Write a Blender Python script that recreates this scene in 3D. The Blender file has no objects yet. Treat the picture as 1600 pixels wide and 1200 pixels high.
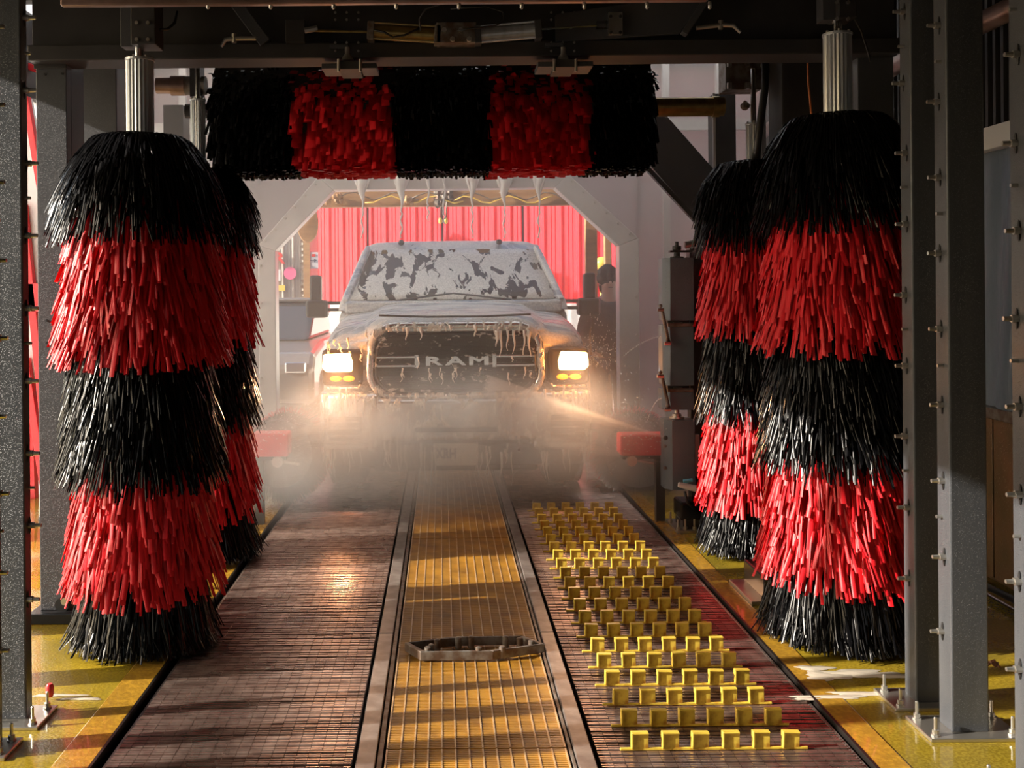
import bpy, bmesh, math, random
import numpy as np
from mathutils import Vector, Matrix
random.seed(4); RNG = np.random.default_rng(7)
PI = math.pi
S = bpy.context.scene
COL = S.collection

# ------------------------------------------------------------------ camera
F = 1600.0; VX, VY = 690.0, 455.0; CH = 1.58; ROLL = math.radians(0.5)
cam_d = bpy.data.cameras.new('camera'); cam = bpy.data.objects.new('camera', cam_d); COL.objects.link(cam)
cam_d.sensor_width = 36; cam_d.lens = 36 * F / 1600
cam_d.shift_x = (800 - VX) / 1600; cam_d.shift_y = -(600 - VY) / 1600
cr, sr = math.cos(ROLL), math.sin(ROLL)
cam.matrix_world = Matrix(((cr, sr, 0, 0), (0, 0, -1, 0), (-sr, cr, 0, CH), (0, 0, 0, 1)))
S.camera = cam

def at(px, py, D):
    a, b = (px - VX) / F * D, (VY - py) / F * D
    return Vector((a * cr + b * sr, D, CH - a * sr + b * cr))
def X(px, D, py=455): return at(px, py, D).x
def Z(py, D, px=690): return at(px, py, D).z

# ------------------------------------------------------------------ world, sun, exposure
w = bpy.data.worlds.new('world'); S.world = w; w.use_nodes = True
nt = w.node_tree; bg = nt.nodes['Background']
sky = nt.nodes.new('ShaderNodeTexSky'); sky.sky_type = 'NISHITA'; sky.sun_disc = False
sky.sun_elevation = math.radians(24); sky.sun_rotation = math.radians(-100); sky.air_density = 1.3; sky.dust_density = 3
nt.links.new(sky.outputs[0], bg.inputs[0]); bg.inputs[1].default_value = 0.32
SUND = Vector((1, 0.17, -0.43)).normalized()
sun_d = bpy.data.lights.new('sun', 'SUN'); sun_d.energy = 11.0; sun_d.color = (1.0, 0.90, 0.77); sun_d.angle = math.radians(0.6)
sun = bpy.data.objects.new('sun', sun_d); COL.objects.link(sun)
sun.rotation_euler = SUND.to_track_quat('-Z', 'Y').to_euler(); sun.location = (-20, -4, 12)
S.view_settings.view_transform = 'Standard'; S.view_settings.look = 'None'
S.view_settings.exposure = 0.0; S.view_settings.gamma = 1; S.view_settings.use_curve_mapping = False
S.cycles.volume_step_rate = 2.0
S.cycles.volume_max_steps = 128
S.cycles.max_bounces = 8; S.cycles.volume_bounces = 1
S.cycles.sample_clamp_indirect = 4.0

# ------------------------------------------------------------------ helpers
def tag(o, label=None, cat=None, group=None, kind=None):
    if label: o['label'] = label
    if cat: o['category'] = cat
    if group: o['group'] = group
    if kind: o['kind'] = kind
    return o
def thing(name, label, cat, loc=(0, 0, 0), rz=0, group=None):
    o = bpy.data.objects.new(name, None); o.empty_display_size = 0.1; COL.objects.link(o)
    o.location = loc; o.rotation_euler = (0, 0, rz)
    return tag(o, label, cat, group)

class MB:
    def __init__(s): s.v = []; s.f = []
    def add(s, vs, fs):
        n = len(s.v); s.v.extend([tuple(p) for p in vs]); s.f.extend([tuple(i + n for i in f) for f in fs]); return s
    def box(s, x0, x1, y0, y1, z0, z1):
        vs = [(x, y, z) for z in (z0, z1) for y in (y0, y1) for x in (x0, x1)]
        return s.add(vs, [(0, 2, 3, 1), (4, 5, 7, 6), (0, 1, 5, 4), (2, 6, 7, 3), (0, 4, 6, 2), (1, 3, 7, 5)])
    def bar(s, p0, p1, w, t, up=(0, 1, 0)):
        p0, p1 = Vector(p0), Vector(p1); d = (p1 - p0).normalized(); u = Vector(up)
        a = d.cross(u)
        if a.length < 1e-4: a = d.cross(Vector((1, 0, 0)))
        a.normalize(); b = a.cross(d).normalized(); vs = []
        for p in (p0, p1):
            for sx, sy in ((-1, -1), (1, -1), (1, 1), (-1, 1)): vs.append(p + a * sx * w / 2 + b * sy * t / 2)
        return s.add(vs, [(0, 3, 2, 1), (4, 5, 6, 7), (0, 1, 5, 4), (1, 2, 6, 5), (2, 3, 7, 6), (3, 0, 4, 7)])
    def tube(s, pts, r, n=10, cap=True):
        pts = [Vector(p) for p in pts]; N = len(pts)
        rs = r if hasattr(r, '__len__') else [r] * N
        d0 = (pts[1] - pts[0]).normalized(); a = d0.orthogonal().normalized(); vs = []
        for i, p in enumerate(pts):
            d = (pts[min(i + 1, N - 1)] - pts[max(i - 1, 0)]).normalized()
            a = (a - d * a.dot(d)).normalized(); b = d.cross(a)
            for k in range(n):
                t = 2 * PI * k / n; vs.append(p + (a * math.cos(t) + b * math.sin(t)) * rs[i])
        fs = [(i * n + k, i * n + (k + 1) % n, (i + 1) * n + (k + 1) % n, (i + 1) * n + k) for i in range(N - 1) for k in range(n)]
        if cap: fs += [tuple(range(n))[::-1], tuple((N - 1) * n + k for k in range(n))]
        return s.add(vs, fs)
    def lathe(s, prof, c, n=24, axis='z'):
        c = Vector(c); vs = []
        for r, h in prof:
            for k in range(n):
                t = 2 * PI * k / n; a, b = r * math.cos(t), r * math.sin(t)
                vs.append(c + Vector({'z': (a, b, h), 'x': (h, a, b), 'y': (b, h, a)}[axis]))
        m = len(prof)
        fs = [(i * n + k, i * n + (k + 1) % n, (i + 1) * n + (k + 1) % n, (i + 1) * n + k) for i in range(m - 1) for k in range(n)]
        fs += [tuple(range(n))[::-1], tuple((m - 1) * n + k for k in range(n))]
        return s.add(vs, fs)
    def prism(s, poly, d, flip=False):
        """poly: list of 3d points, extruded by vector d"""
        n = len(poly); d = Vector(d); vs = [Vector(p) for p in poly] + [Vector(p) + d for p in poly]
        return s.add(vs, [tuple(range(n))[::-1], tuple(range(n, 2 * n))] + [(i, (i + 1) % n, n + (i + 1) % n, n + i) for i in range(n)])
    def grid(s, P):
        a, b = len(P), len(P[0]); vs = [p for r in P for p in r]
        return s.add(vs, [(i * b + j, i * b + j + 1, (i + 1) * b + j + 1, (i + 1) * b + j) for i in range(a - 1) for j in range(b - 1)])
    def ball(s, c, r, n=10, m=7, jit=0):
        c = Vector(c); r = r if hasattr(r, '__len__') else (r, r, r); vs = []
        for i in range(m + 1):
            t = PI * i / m
            for k in range(n):
                q = 2 * PI * k / n; j = 1 + random.uniform(-jit, jit)
                vs.append(c + Vector((math.sin(t) * math.cos(q) * r[0], math.sin(t) * math.sin(q) * r[1], math.cos(t) * r[2])) * j)
        return s.add(vs, [(i * n + k, (i + 1) * n + k, (i + 1) * n + (k + 1) % n, i * n + (k + 1) % n) for i in range(m) for k in range(n)])
    def build(s, name, mat, parent=None, bevel=0, smooth=False, kind=None, seg=2):
        me = bpy.data.meshes.new(name); me.from_pydata(s.v, [], s.f)
        bm = bmesh.new(); bm.from_mesh(me); bmesh.ops.remove_doubles(bm, verts=bm.verts, dist=1e-6)
        bmesh.ops.recalc_face_normals(bm, faces=bm.faces); bm.to_mesh(me); bm.free()
        me.materials.append(mat)
        if smooth: me.shade_smooth()
        o = bpy.data.objects.new(name, me); COL.objects.link(o); o.parent = parent
        if parent is not None and parent.type == 'EMPTY' and not getattr(s, 'local', False):
            pass
        if bevel:
            m = o.modifiers.new('bevel', 'BEVEL'); m.width = bevel; m.segments = seg; m.limit_method = 'ANGLE'
        if smooth == 'auto': 
            me.set_sharp_from_angle(angle=math.radians(40))
        if kind: o['kind'] = kind
        return o
def own(o, th):
    """parent a mesh made in world coordinates to a thing without moving it"""
    T = Matrix.LocRotScale(th.location, th.rotation_euler, None)
    o.parent = th
    o.data.transform(T.inverted()); return o
def part(mb, name, mat, th, **k):
    o = mb.build(name, mat, None, **k)
    if th is not None:
        if th.type == 'EMPTY': own(o, th)
        else:   # sub-part: the part sits at its thing's origin
            r = th.parent
            if r is not None and r.type == 'EMPTY':
                own(o, r)
            elif r is None: pass
            o.parent = th
    return o
def struct(mb, name, mat, **k): return mb.build(name, mat, None, kind='structure', **k)

# ------------------------------------------------------------------ materials
def mat(name, col, rough=0.5, metal=0.0, spec=0.5, noise=None, bump=None, coat=0, trans=0, emis=None, drops=None, rvar=None):
    """noise=(scale, colour2, low, high[, stretch]); bump=(scale,strength,dist[,stretch]); drops=(scale,strength)"""
    m = bpy.data.materials.new(name); m.use_nodes = True; t = m.node_tree; b = t.nodes['Principled BSDF']; L = t.links.new
    b.inputs['Base Color'].default_value = (*col, 1); b.inputs['Roughness'].default_value = rough; b.inputs['Metallic'].default_value = metal
    b.inputs['Specular IOR Level'].default_value = spec; b.inputs['Coat Weight'].default_value = coat; b.inputs['Coat Roughness'].default_value = 0.05
    b.inputs['Transmission Weight'].default_value = trans
    tc = t.nodes.new('ShaderNodeTexCoord')
    def ntex(scale, stretch=None, det=5):
        n = t.nodes.new('ShaderNodeTexNoise'); n.inputs['Scale'].default_value = scale; n.inputs['Detail'].default_value = det
        if stretch:
            mp = t.nodes.new('ShaderNodeMapping'); mp.inputs['Scale'].default_value = stretch; L(tc.outputs['Object'], mp.inputs[0]); L(mp.outputs[0], n.inputs[0])
        else: L(tc.outputs['Object'], n.inputs[0])
        return n
    def ramp(src, lo, hi, c0, c1):
        r = t.nodes.new('ShaderNodeValToRGB'); L(src, r.inputs[0]); r.color_ramp.elements[0].position = lo; r.color_ramp.elements[1].position = hi
        r.color_ramp.elements[0].color = (*c0, 1); r.color_ramp.elements[1].color = (*c1, 1); return r
    if noise:
        n = ntex(noise[0], noise[4] if len(noise) > 4 else None); r = ramp(n.outputs[0], noise[2], noise[3], col, noise[1]); L(r.outputs[0], b.inputs['Base Color'])
    if rvar:
        n = ntex(rvar[0], rvar[5] if len(rvar) > 5 else None, 3); r = ramp(n.outputs[0], rvar[3], rvar[4], (rvar[1],) * 3, (rvar[2],) * 3); L(r.outputs[0], b.inputs['Roughness'])
    last = None
    if bump:
        n = ntex(bump[0], bump[3] if len(bump) > 3 else None); bp = t.nodes.new('ShaderNodeBump'); bp.inputs['Strength'].default_value = bump[1]; bp.inputs['Distance'].default_value = bump[2]
        L(n.outputs[0], bp.inputs['Height']); last = bp
    if drops:
        v = t.nodes.new('ShaderNodeTexVoronoi'); v.inputs['Scale'].default_value = drops[0]; L(tc.outputs['Object'], v.inputs[0])
        r = ramp(v.outputs['Distance'], 0.0, 0.28, (1, 1, 1), (0, 0, 0)); bp = t.nodes.new('ShaderNodeBump'); bp.inputs['Strength'].default_value = drops[1]; bp.inputs['Distance'].default_value = 0.004
        L(r.outputs[0], bp.inputs['Height'])
        if last: L(last.outputs[0], bp.inputs['Normal'])
        last = bp
    if last: L(last.outputs[0], b.inputs['Normal'])
    if emis: b.inputs['Emission Color'].default_value = (*emis[0], 1); b.inputs['Emission Strength'].default_value = emis[1]
    return m

M = {}
M['steel'] = mat('gunmetal_paint', (0.052, 0.054, 0.062), 0.38, 0.0, 0.5, noise=(3, (0.07, 0.071, 0.08), 0.35, 0.7), bump=(60, 0.15, 0.002), drops=(220, 0.6))
M['steel_dark'] = mat('dark_steel_paint', (0.03, 0.028, 0.029), 0.5, 0.0, 0.4, noise=(5, (0.045, 0.042, 0.042), 0.35, 0.7), bump=(40, 0.2, 0.002))
M['grey_post'] = mat('wet_grey_post', (0.062, 0.068, 0.078), 0.3, 0.1, 0.5, noise=(9, (0.088, 0.094, 0.104), 0.35, 0.7, (1, 1, 0.15)), bump=(30, 0.2, 0.002, (1, 1, 0.1)), drops=(230, 0.7))
M['arch'] = mat('pale_grey_arch', (0.62, 0.60, 0.58), 0.35, 0.1, 0.5, noise=(4, (0.52, 0.50, 0.49), 0.35, 0.75), bump=(30, 0.1, 0.002))
M['chrome'] = mat('chrome', (0.75, 0.75, 0.76), 0.15, 1.0)
M['bolt'] = mat('bolt_steel', (0.6, 0.58, 0.54), 0.3, 0.9)
M['alu'] = mat('fluted_aluminium', (0.56, 0.60, 0.66), 0.36, 0.6, noise=(25, (0.4, 0.42, 0.46), 0.45, 0.75, (1, 1, 0.1)))
M['brass'] = mat('brassy_metal', (0.45, 0.33, 0.12), 0.35, 0.85, noise=(20, (0.3, 0.2, 0.08), 0.4, 0.7))
M['copper'] = mat('copper_pipe', (0.40, 0.27, 0.24), 0.32, 0.6, noise=(8, (0.25, 0.16, 0.13), 0.4, 0.7))
M['black'] = mat('black_rubber', (0.012, 0.012, 0.013), 0.45)
M['black_gloss'] = mat('black_plastic', (0.012, 0.012, 0.014), 0.2)
M['red_strip'] = mat('red_foam_strip', (0.70, 0.018, 0.028), 0.42, 0, 0.32, noise=(3, (0.55, 0.008, 0.015), 0.35, 0.7))
M['black_strip'] = mat('black_foam_strip', (0.004, 0.004, 0.005), 0.25, 0, 0.26)
M['red_paint'] = mat('red_paint', (0.65, 0.03, 0.04), 0.35, 0, 0.5, bump=(20, 0.2, 0.003))
M['white_panel'] = mat('white_panel', (0.7, 0.7, 0.7), 0.5, bump=(6, 0.2, 0.01))
M['rail'] = mat('worn_rail_steel', (0.17, 0.14, 0.13), 0.42, 0.5, noise=(12, (0.27, 0.24, 0.22), 0.4, 0.65), bump=(35, 0.3, 0.003))
M['rust'] = mat('rusty_steel', (0.13, 0.085, 0.06), 0.5, 0.5, noise=(18, (0.24, 0.22, 0.2), 0.42, 0.62), bump=(50, 0.5, 0.003))
M['belt'] = mat('wet_brown_belt', (0.40, 0.28, 0.24), 0.22, 0.88, 0.6, noise=(14, (0.62, 0.48, 0.42), 0.4, 0.7), rvar=(2.5, 0.22, 0.38, 0.35, 0.65))
M['belt_bed'] = mat('belt_bed', (0.05, 0.035, 0.03), 0.15, 0.2)
M['cleat'] = mat('yellow_cleat_paint', (0.72, 0.53, 0.07), 0.35, 0, 0.5, noise=(30, (0.42, 0.20, 0.02), 0.5, 0.72), bump=(60, 0.3, 0.002))
M['grate'] = mat('ochre_grate', (0.50, 0.25, 0.03), 0.32, 0, 0.5, noise=(7, (0.24, 0.11, 0.02), 0.35, 0.7), bump=(60, 0.3, 0.002))
M['grate_bar'] = mat('grate_bar', (0.58, 0.40, 0.22), 0.3, 0.2, noise=(20, (0.4, 0.22, 0.06), 0.4, 0.7))
M['pit'] = mat('pit_dark', (0.012, 0.010, 0.009), 0.4)
M['wood'] = mat('timber', (0.42, 0.24, 0.11), 0.6, noise=(3, (0.28, 0.14, 0.06), 0.35, 0.7, (1, 1, 6)), bump=(20, 0.3, 0.004))
M['red_wall'] = mat('red_cladding', (0.86, 0.02, 0.045), 0.65, noise=(2, (0.75, 0.02, 0.035), 0.4, 0.7))
M['grey_wall'] = mat('grey_cladding', (0.4, 0.36, 0.33), 0.5, noise=(2, (0.32, 0.28, 0.25), 0.4, 0.7))
M['asphalt'] = mat('pale_ground', (0.42, 0.38, 0.33), 0.7, noise=(3, (0.33, 0.3, 0.27), 0.4, 0.7), bump=(40, 0.4, 0.005))
M['roof'] = mat('roof_sheet', (0.05, 0.045, 0.045), 0.6)
M['skin'] = mat('skin', (0.5, 0.3, 0.22), 0.5)
M['hair'] = mat('dark_hair', (0.012, 0.008, 0.006), 0.8, bump=(80, 0.6, 0.01))
M['coat'] = mat('dark_jacket', (0.045, 0.035, 0.035), 0.5, bump=(12, 0.5, 0.02))
M['denim'] = mat('dark_trousers', (0.03, 0.03, 0.04), 0.7)
M['foam'] = mat('white_foam', (0.8, 0.78, 0.76), 0.4, bump=(60, 0.4, 0.004))
M['lens'] = mat('headlamp_lens', (1, 0.8, 0.5), 0.2, emis=((1.0, 0.60, 0.22), 9))
M['amber'] = mat('amber_lens', (0.9, 0.35, 0.03), 0.25, emis=((1.0, 0.22, 0.005), 2.6))
M['tyre'] = mat('tyre', (0.02, 0.02, 0.02), 0.6, bump=(30, 0.3, 0.004))
M['plate'] = mat('plate_metal', (0.55, 0.55, 0.5), 0.4)
M['ink'] = mat('dark_ink', (0.03, 0.04, 0.1), 0.5)
M['brown_panel'] = mat('brown_wall_panel', (0.20, 0.10, 0.05), 0.35, noise=(5, (0.12, 0.08, 0.035), 0.3, 0.7), drops=(60, 0.6))
M['blue'] = mat('blue_plastic', (0.1, 0.4, 0.65), 0.4)
M['orange_hose'] = mat('orange_hose', (0.5, 0.14, 0.03), 0.4)
M['leaf'] = mat('dead_leaf', (0.16, 0.06, 0.03), 0.6, bump=(60, 0.5, 0.004))
M['pink'] = mat('pink_sticker', (0.8, 0.15, 0.3), 0.4)
M['sign_yellow'] = mat('yellow_sticker', (0.8, 0.55, 0.1), 0.4)
M['sign_red'] = mat('red_letter', (0.75, 0.05, 0.05), 0.4)
M['dark_glass'] = mat('dark_glass', (0.03, 0.032, 0.035), 0.06, 0, 0.8)
M['car_silver'] = mat('silver_car_paint', (0.24, 0.21, 0.19), 0.25, 0.5, coat=0.5)

def floor_mat():
    m = mat('wet_yellow_floor', (0.72, 0.50, 0.03), 0.3); t = m.node_tree; L = t.links.new; b = t.nodes['Principled BSDF']
    tc = t.nodes.new('ShaderNodeTexCoord')
    def n(s, d=5):
        q = t.nodes.new('ShaderNodeTexNoise'); q.inputs['Scale'].default_value = s; q.inputs['Detail'].default_value = d; L(tc.outputs['Object'], q.inputs[0]); return q
    def r(src, a, c, ca, cb):
        q = t.nodes.new('ShaderNodeValToRGB'); L(src, q.inputs[0]); q.color_ramp.elements[0].position = a; q.color_ramp.elements[1].position = c
        q.color_ramp.elements[0].color = (*ca, 1); q.color_ramp.elements[1].color = (*cb, 1); return q
    c1 = r(n(2.2).outputs[0], 0.35, 0.68, (0.52, 0.37, 0.03), (0.26, 0.20, 0.025)); c2 = r(n(90, 2).outputs[0], 0.42, 0.62, (0.55, 0.5, 0.4), (1, 1, 1))
    mx = t.nodes.new('ShaderNodeMix'); mx.data_type = 'RGBA'; mx.blend_type = 'MULTIPLY'; mx.inputs[0].default_value = 0.7
    L(c1.outputs[0], mx.inputs[6]); L(c2.outputs[0], mx.inputs[7]); L(mx.outputs[2], b.inputs['Base Color'])
    pud = r(n(1.6, 2).outputs[0], 0.40, 0.56, (0.035,) * 3, (0.28,) * 3); L(pud.outputs[0], b.inputs['Roughness'])
    pb = r(n(1.6, 2).outputs[0], 0.42, 0.58, (0.04,) * 3, (0.5,) * 3)
    bp = t.nodes.new('ShaderNodeBump'); bp.inputs['Distance'].default_value = 0.003; L(n(110, 3).outputs[0], bp.inputs['Height']); L(pb.outputs[0], bp.inputs['Strength']); L(bp.outputs[0], b.inputs['Normal'])
    b.inputs['Coat Weight'].default_value = 0.6; b.inputs['Coat Roughness'].default_value = 0.06
    return m
M['floor'] = floor_mat()
M['border'] = mat('orange_floor_border', (0.36, 0.20, 0.025), 0.22, coat=0.5, noise=(40, (0.5, 0.28, 0.03), 0.45, 0.65), bump=(90, 0.4, 0.003))

def sheet_mat(name, col, tr):
    m = bpy.data.materials.new(name); m.use_nodes = True; t = m.node_tree; L = t.links.new
    b = t.nodes['Principled BSDF']; b.inputs['Base Color'].default_value = (*col, 1); b.inputs['Roughness'].default_value = 0.3
    ts = t.nodes.new('ShaderNodeBsdfTranslucent'); ts.inputs[0].default_value = (*col, 1)
    n = t.nodes.new('ShaderNodeTexNoise'); n.inputs['Scale'].default_value = 4; n.inputs['Detail'].default_value = 4
    bp = t.nodes.new('ShaderNodeBump'); bp.inputs['Distance'].default_value = 0.03; bp.inputs['Strength'].default_value = 0.5; L(n.outputs[0], bp.inputs['Height']); L(bp.outputs[0], b.inputs['Normal'])
    mx = t.nodes.new('ShaderNodeMixShader'); mx.inputs[0].default_value = tr; L(b.outputs[0], mx.inputs[1]); L(ts.outputs[0], mx.inputs[2]); L(mx.outputs[0], t.nodes['Material Output'].inputs[0])
    return m
M['sheet'] = sheet_mat('translucent_sheet', (0.52, 0.50, 0.49), 0.7)
M['curtain'] = sheet_mat('blue_grey_curtain', (0.13, 0.15, 0.17), 0.12)

def foam_mat(name, base, brough, bmetal, scale, lo, hi, stretch=(1, 1, 1), fcol=(0.74, 0.71, 0.66), coat=0.3):
    m = mat(name, base, brough, bmetal); t = m.node_tree; L = t.links.new; b = t.nodes['Principled BSDF']
    tc = t.nodes.new('ShaderNodeTexCoord'); mp = t.nodes.new('ShaderNodeMapping'); mp.inputs['Scale'].default_value = stretch; L(tc.outputs['Object'], mp.inputs[0])
    n = t.nodes.new('ShaderNodeTexNoise'); n.inputs['Scale'].default_value = scale; n.inputs['Detail'].default_value = 6; n.inputs['Roughness'].default_value = 0.55; n.inputs['Distortion'].default_value = 0.6; L(mp.outputs[0], n.inputs[0])
    r = t.nodes.new('ShaderNodeValToRGB'); r.color_ramp.elements[0].position = lo; r.color_ramp.elements[1].position = hi; L(n.outputs[0], r.inputs[0])
    f = t.nodes.new('ShaderNodeTexNoise'); f.inputs['Scale'].default_value = 70; f.inputs['Detail'].default_value = 3; L(tc.outputs['Object'], f.inputs[0])
    fr = t.nodes.new('ShaderNodeValToRGB'); fr.color_ramp.elements[0].position = 0.4; fr.color_ramp.elements[1].position = 0.6; fr.color_ramp.elements[0].color = (*[c * 0.75 for c in fcol], 1); fr.color_ramp.elements[1].color = (*fcol, 1); L(f.outputs[0], fr.inputs[0])
    mx = t.nodes.new('ShaderNodeMix'); mx.data_type = 'RGBA'; L(r.outputs[0], mx.inputs[0]); mx.inputs[6].default_value = (*base, 1); L(fr.outputs[0], mx.inputs[7]); L(mx.outputs[2], b.inputs['Base Color'])
    def lerp(a, c, inp):
        q = t.nodes.new('ShaderNodeMapRange'); L(r.outputs[0], q.inputs[0]); q.inputs[3].default_value = a; q.inputs[4].default_value = c; L(q.outputs[0], b.inputs[inp])
    lerp(brough, 0.6, 'Roughness'); lerp(bmetal, 0.0, 'Metallic'); lerp(coat, 0, 'Coat Weight')
    ad = t.nodes.new('ShaderNodeMath'); ad.operation = 'MULTIPLY_ADD'; L(f.outputs[0], ad.inputs[0]); ad.inputs[1].default_value = 0.25; L(r.outputs[0], ad.inputs[2])
    bp = t.nodes.new('ShaderNodeBump'); bp.inputs['Strength'].default_value = 0.5; bp.inputs['Distance'].default_value = 0.012; L(ad.outputs[0], bp.inputs['Height']); L(bp.outputs[0], b.inputs['Normal'])
    return m
M['truck_paint'] = foam_mat('foamy_silver_paint', (0.45, 0.47, 0.50), 0.2, 0.3, 4.0, 0.36, 0.52, (1, 0.6, 1.6), (0.78, 0.77, 0.74))
M['truck_hood'] = foam_mat('foam_streaked_hood', (0.42, 0.46, 0.52), 0.2, 0.3, 7.0, 0.40, 0.60, (0.35, 1.6, 1.6), (0.78, 0.77, 0.75))
M['windshield'] = foam_mat('foamy_glass', (0.012, 0.012, 0.012), 0.08, 0, 5.0, 0.452, 0.462, (1.9, 0.8, 0.6), (0.80, 0.78, 0.73), 0)
M['bumper'] = foam_mat('foamy_chrome', (0.62, 0.62, 0.63), 0.12, 0.95, 14.0, 0.52, 0.58, (1.4, 1, 0.6))
M['grille_black'] = foam_mat('foamy_black_grille', (0.014, 0.012, 0.012), 0.3, 0, 16.0, 0.60, 0.63, (0.8, 1, 1.6), (0.6, 0.57, 0.55), 0.1)
M['droplet'] = mat('water_drop', (.85, .85, .85), .15, 0, .8)
M['dark_trim'] = mat('dark_trim', (0.03, 0.028, 0.028), 0.35)

# ------------------------------------------------------------------ bristle generator
def ribbons(name, material, P, side, width, fold, parent, th=None):
    """P (n,S,3) path points, side (n,3) unit width direction, width (n,), fold outward offset (n,3)"""
    n, Sg, _ = P.shape
    w_ = width[:, None, None] * 0.5
    A = P - side[:, None, :] * w_; C = P + side[:, None, :] * w_; B = P + fold[:, None, :]
    V = np.stack([A, B, C], axis=2).reshape(-1, 3).astype(np.float32)
    base = (np.arange(n) * Sg * 3)[:, None, None]; i = (np.arange(Sg - 1) * 3)[None, :, None]; k = np.arange(2)[None, None, :]
    a = base + i + k; Fq = np.stack([a, a + 1, a + 4, a + 3], axis=-1).reshape(-1, 4)
    me = bpy.data.meshes.new(name); me.vertices.add(len(V)); me.vertices.foreach_set('co', V.ravel())
    nf = len(Fq); me.loops.add(nf * 4); me.loops.foreach_set('vertex_index', Fq.ravel().astype(np.int32))
    me.polygons.add(nf); me.polygons.foreach_set('loop_start', (np.arange(nf) * 4).astype(np.int32)); me.update(calc_edges=True)
    me.materials.append(material)
    o = bpy.data.objects.new(name, me); COL.objects.link(o); o.parent = parent; o['kind'] = 'stuff'
    return o

def brush_band(th, z_lo, z_hi, n, R, material, width=(0.010, 0.018), H=0.34, top=False, lean=0.0, lab=None, floor=0.02):
    g = RNG; Sg = 6
    tip = g.uniform(z_lo, z_hi, n); phi = g.uniform(0, 2 * PI, n)
    Hh = H * g.uniform(0.8, 1.2, n)
    if top: Hh = H * g.uniform(0.85, 1.25, n)
    Rr = R * (g.uniform(0.80, 1.06, n))
    r0 = 0.09
    if top: Rr = Rr * 1.0
    s = np.linspace(0, 1, Sg)[None, :]
    dphi = (g.normal(0, 0.14, n) + lean)[:, None] * s ** 1.5
    if not top: Rr = Rr * (0.85 + 0.17 * np.clip((z_hi - tip) / max(z_hi - z_lo, 1e-3), 0, 1))
    r = r0 + (Rr - r0)[:, None] * s ** 0.74
    z = (tip + Hh)[:, None] - Hh[:, None] * s ** 1.9
    if top: z = np.minimum(z, z_top_of[0] - 0.02 * RNG.random(n)[:, None]); r = np.minimum(r, .165 + .245 * (np.maximum(z_top_of[0] - z, 0) / .42) ** .62 + .03 * RNG.random(n)[:, None] * s)
    low = z < floor; extra = np.where(low, (floor - z) * 0.8, 0); r = r + extra; z = np.where(low, floor + g.uniform(0, 0.02, z.shape), z)
    ph = phi[:, None] + dphi
    P = np.stack([r * np.cos(ph), r * np.sin(ph), z], axis=-1)
    tw = g.normal(0, 0.5, n)
    tang = np.stack([-np.sin(phi), np.cos(phi), np.zeros(n)], -1); rad = np.stack([np.cos(phi), np.sin(phi), np.zeros(n)], -1)
    side = tang * np.cos(tw)[:, None] + rad * np.sin(tw)[:, None]
    wd = g.uniform(*width, n); nrm = rad * np.cos(tw)[:, None] - tang * np.sin(tw)[:, None]
    fold = nrm * (wd * g.uniform(0.08, 0.4, n))[:, None]
    o = ribbons('bristle_band', material, P, side, wd, fold, th)
    if lab: o['label'] = lab
    return o
z_top_of = [3]

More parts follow.
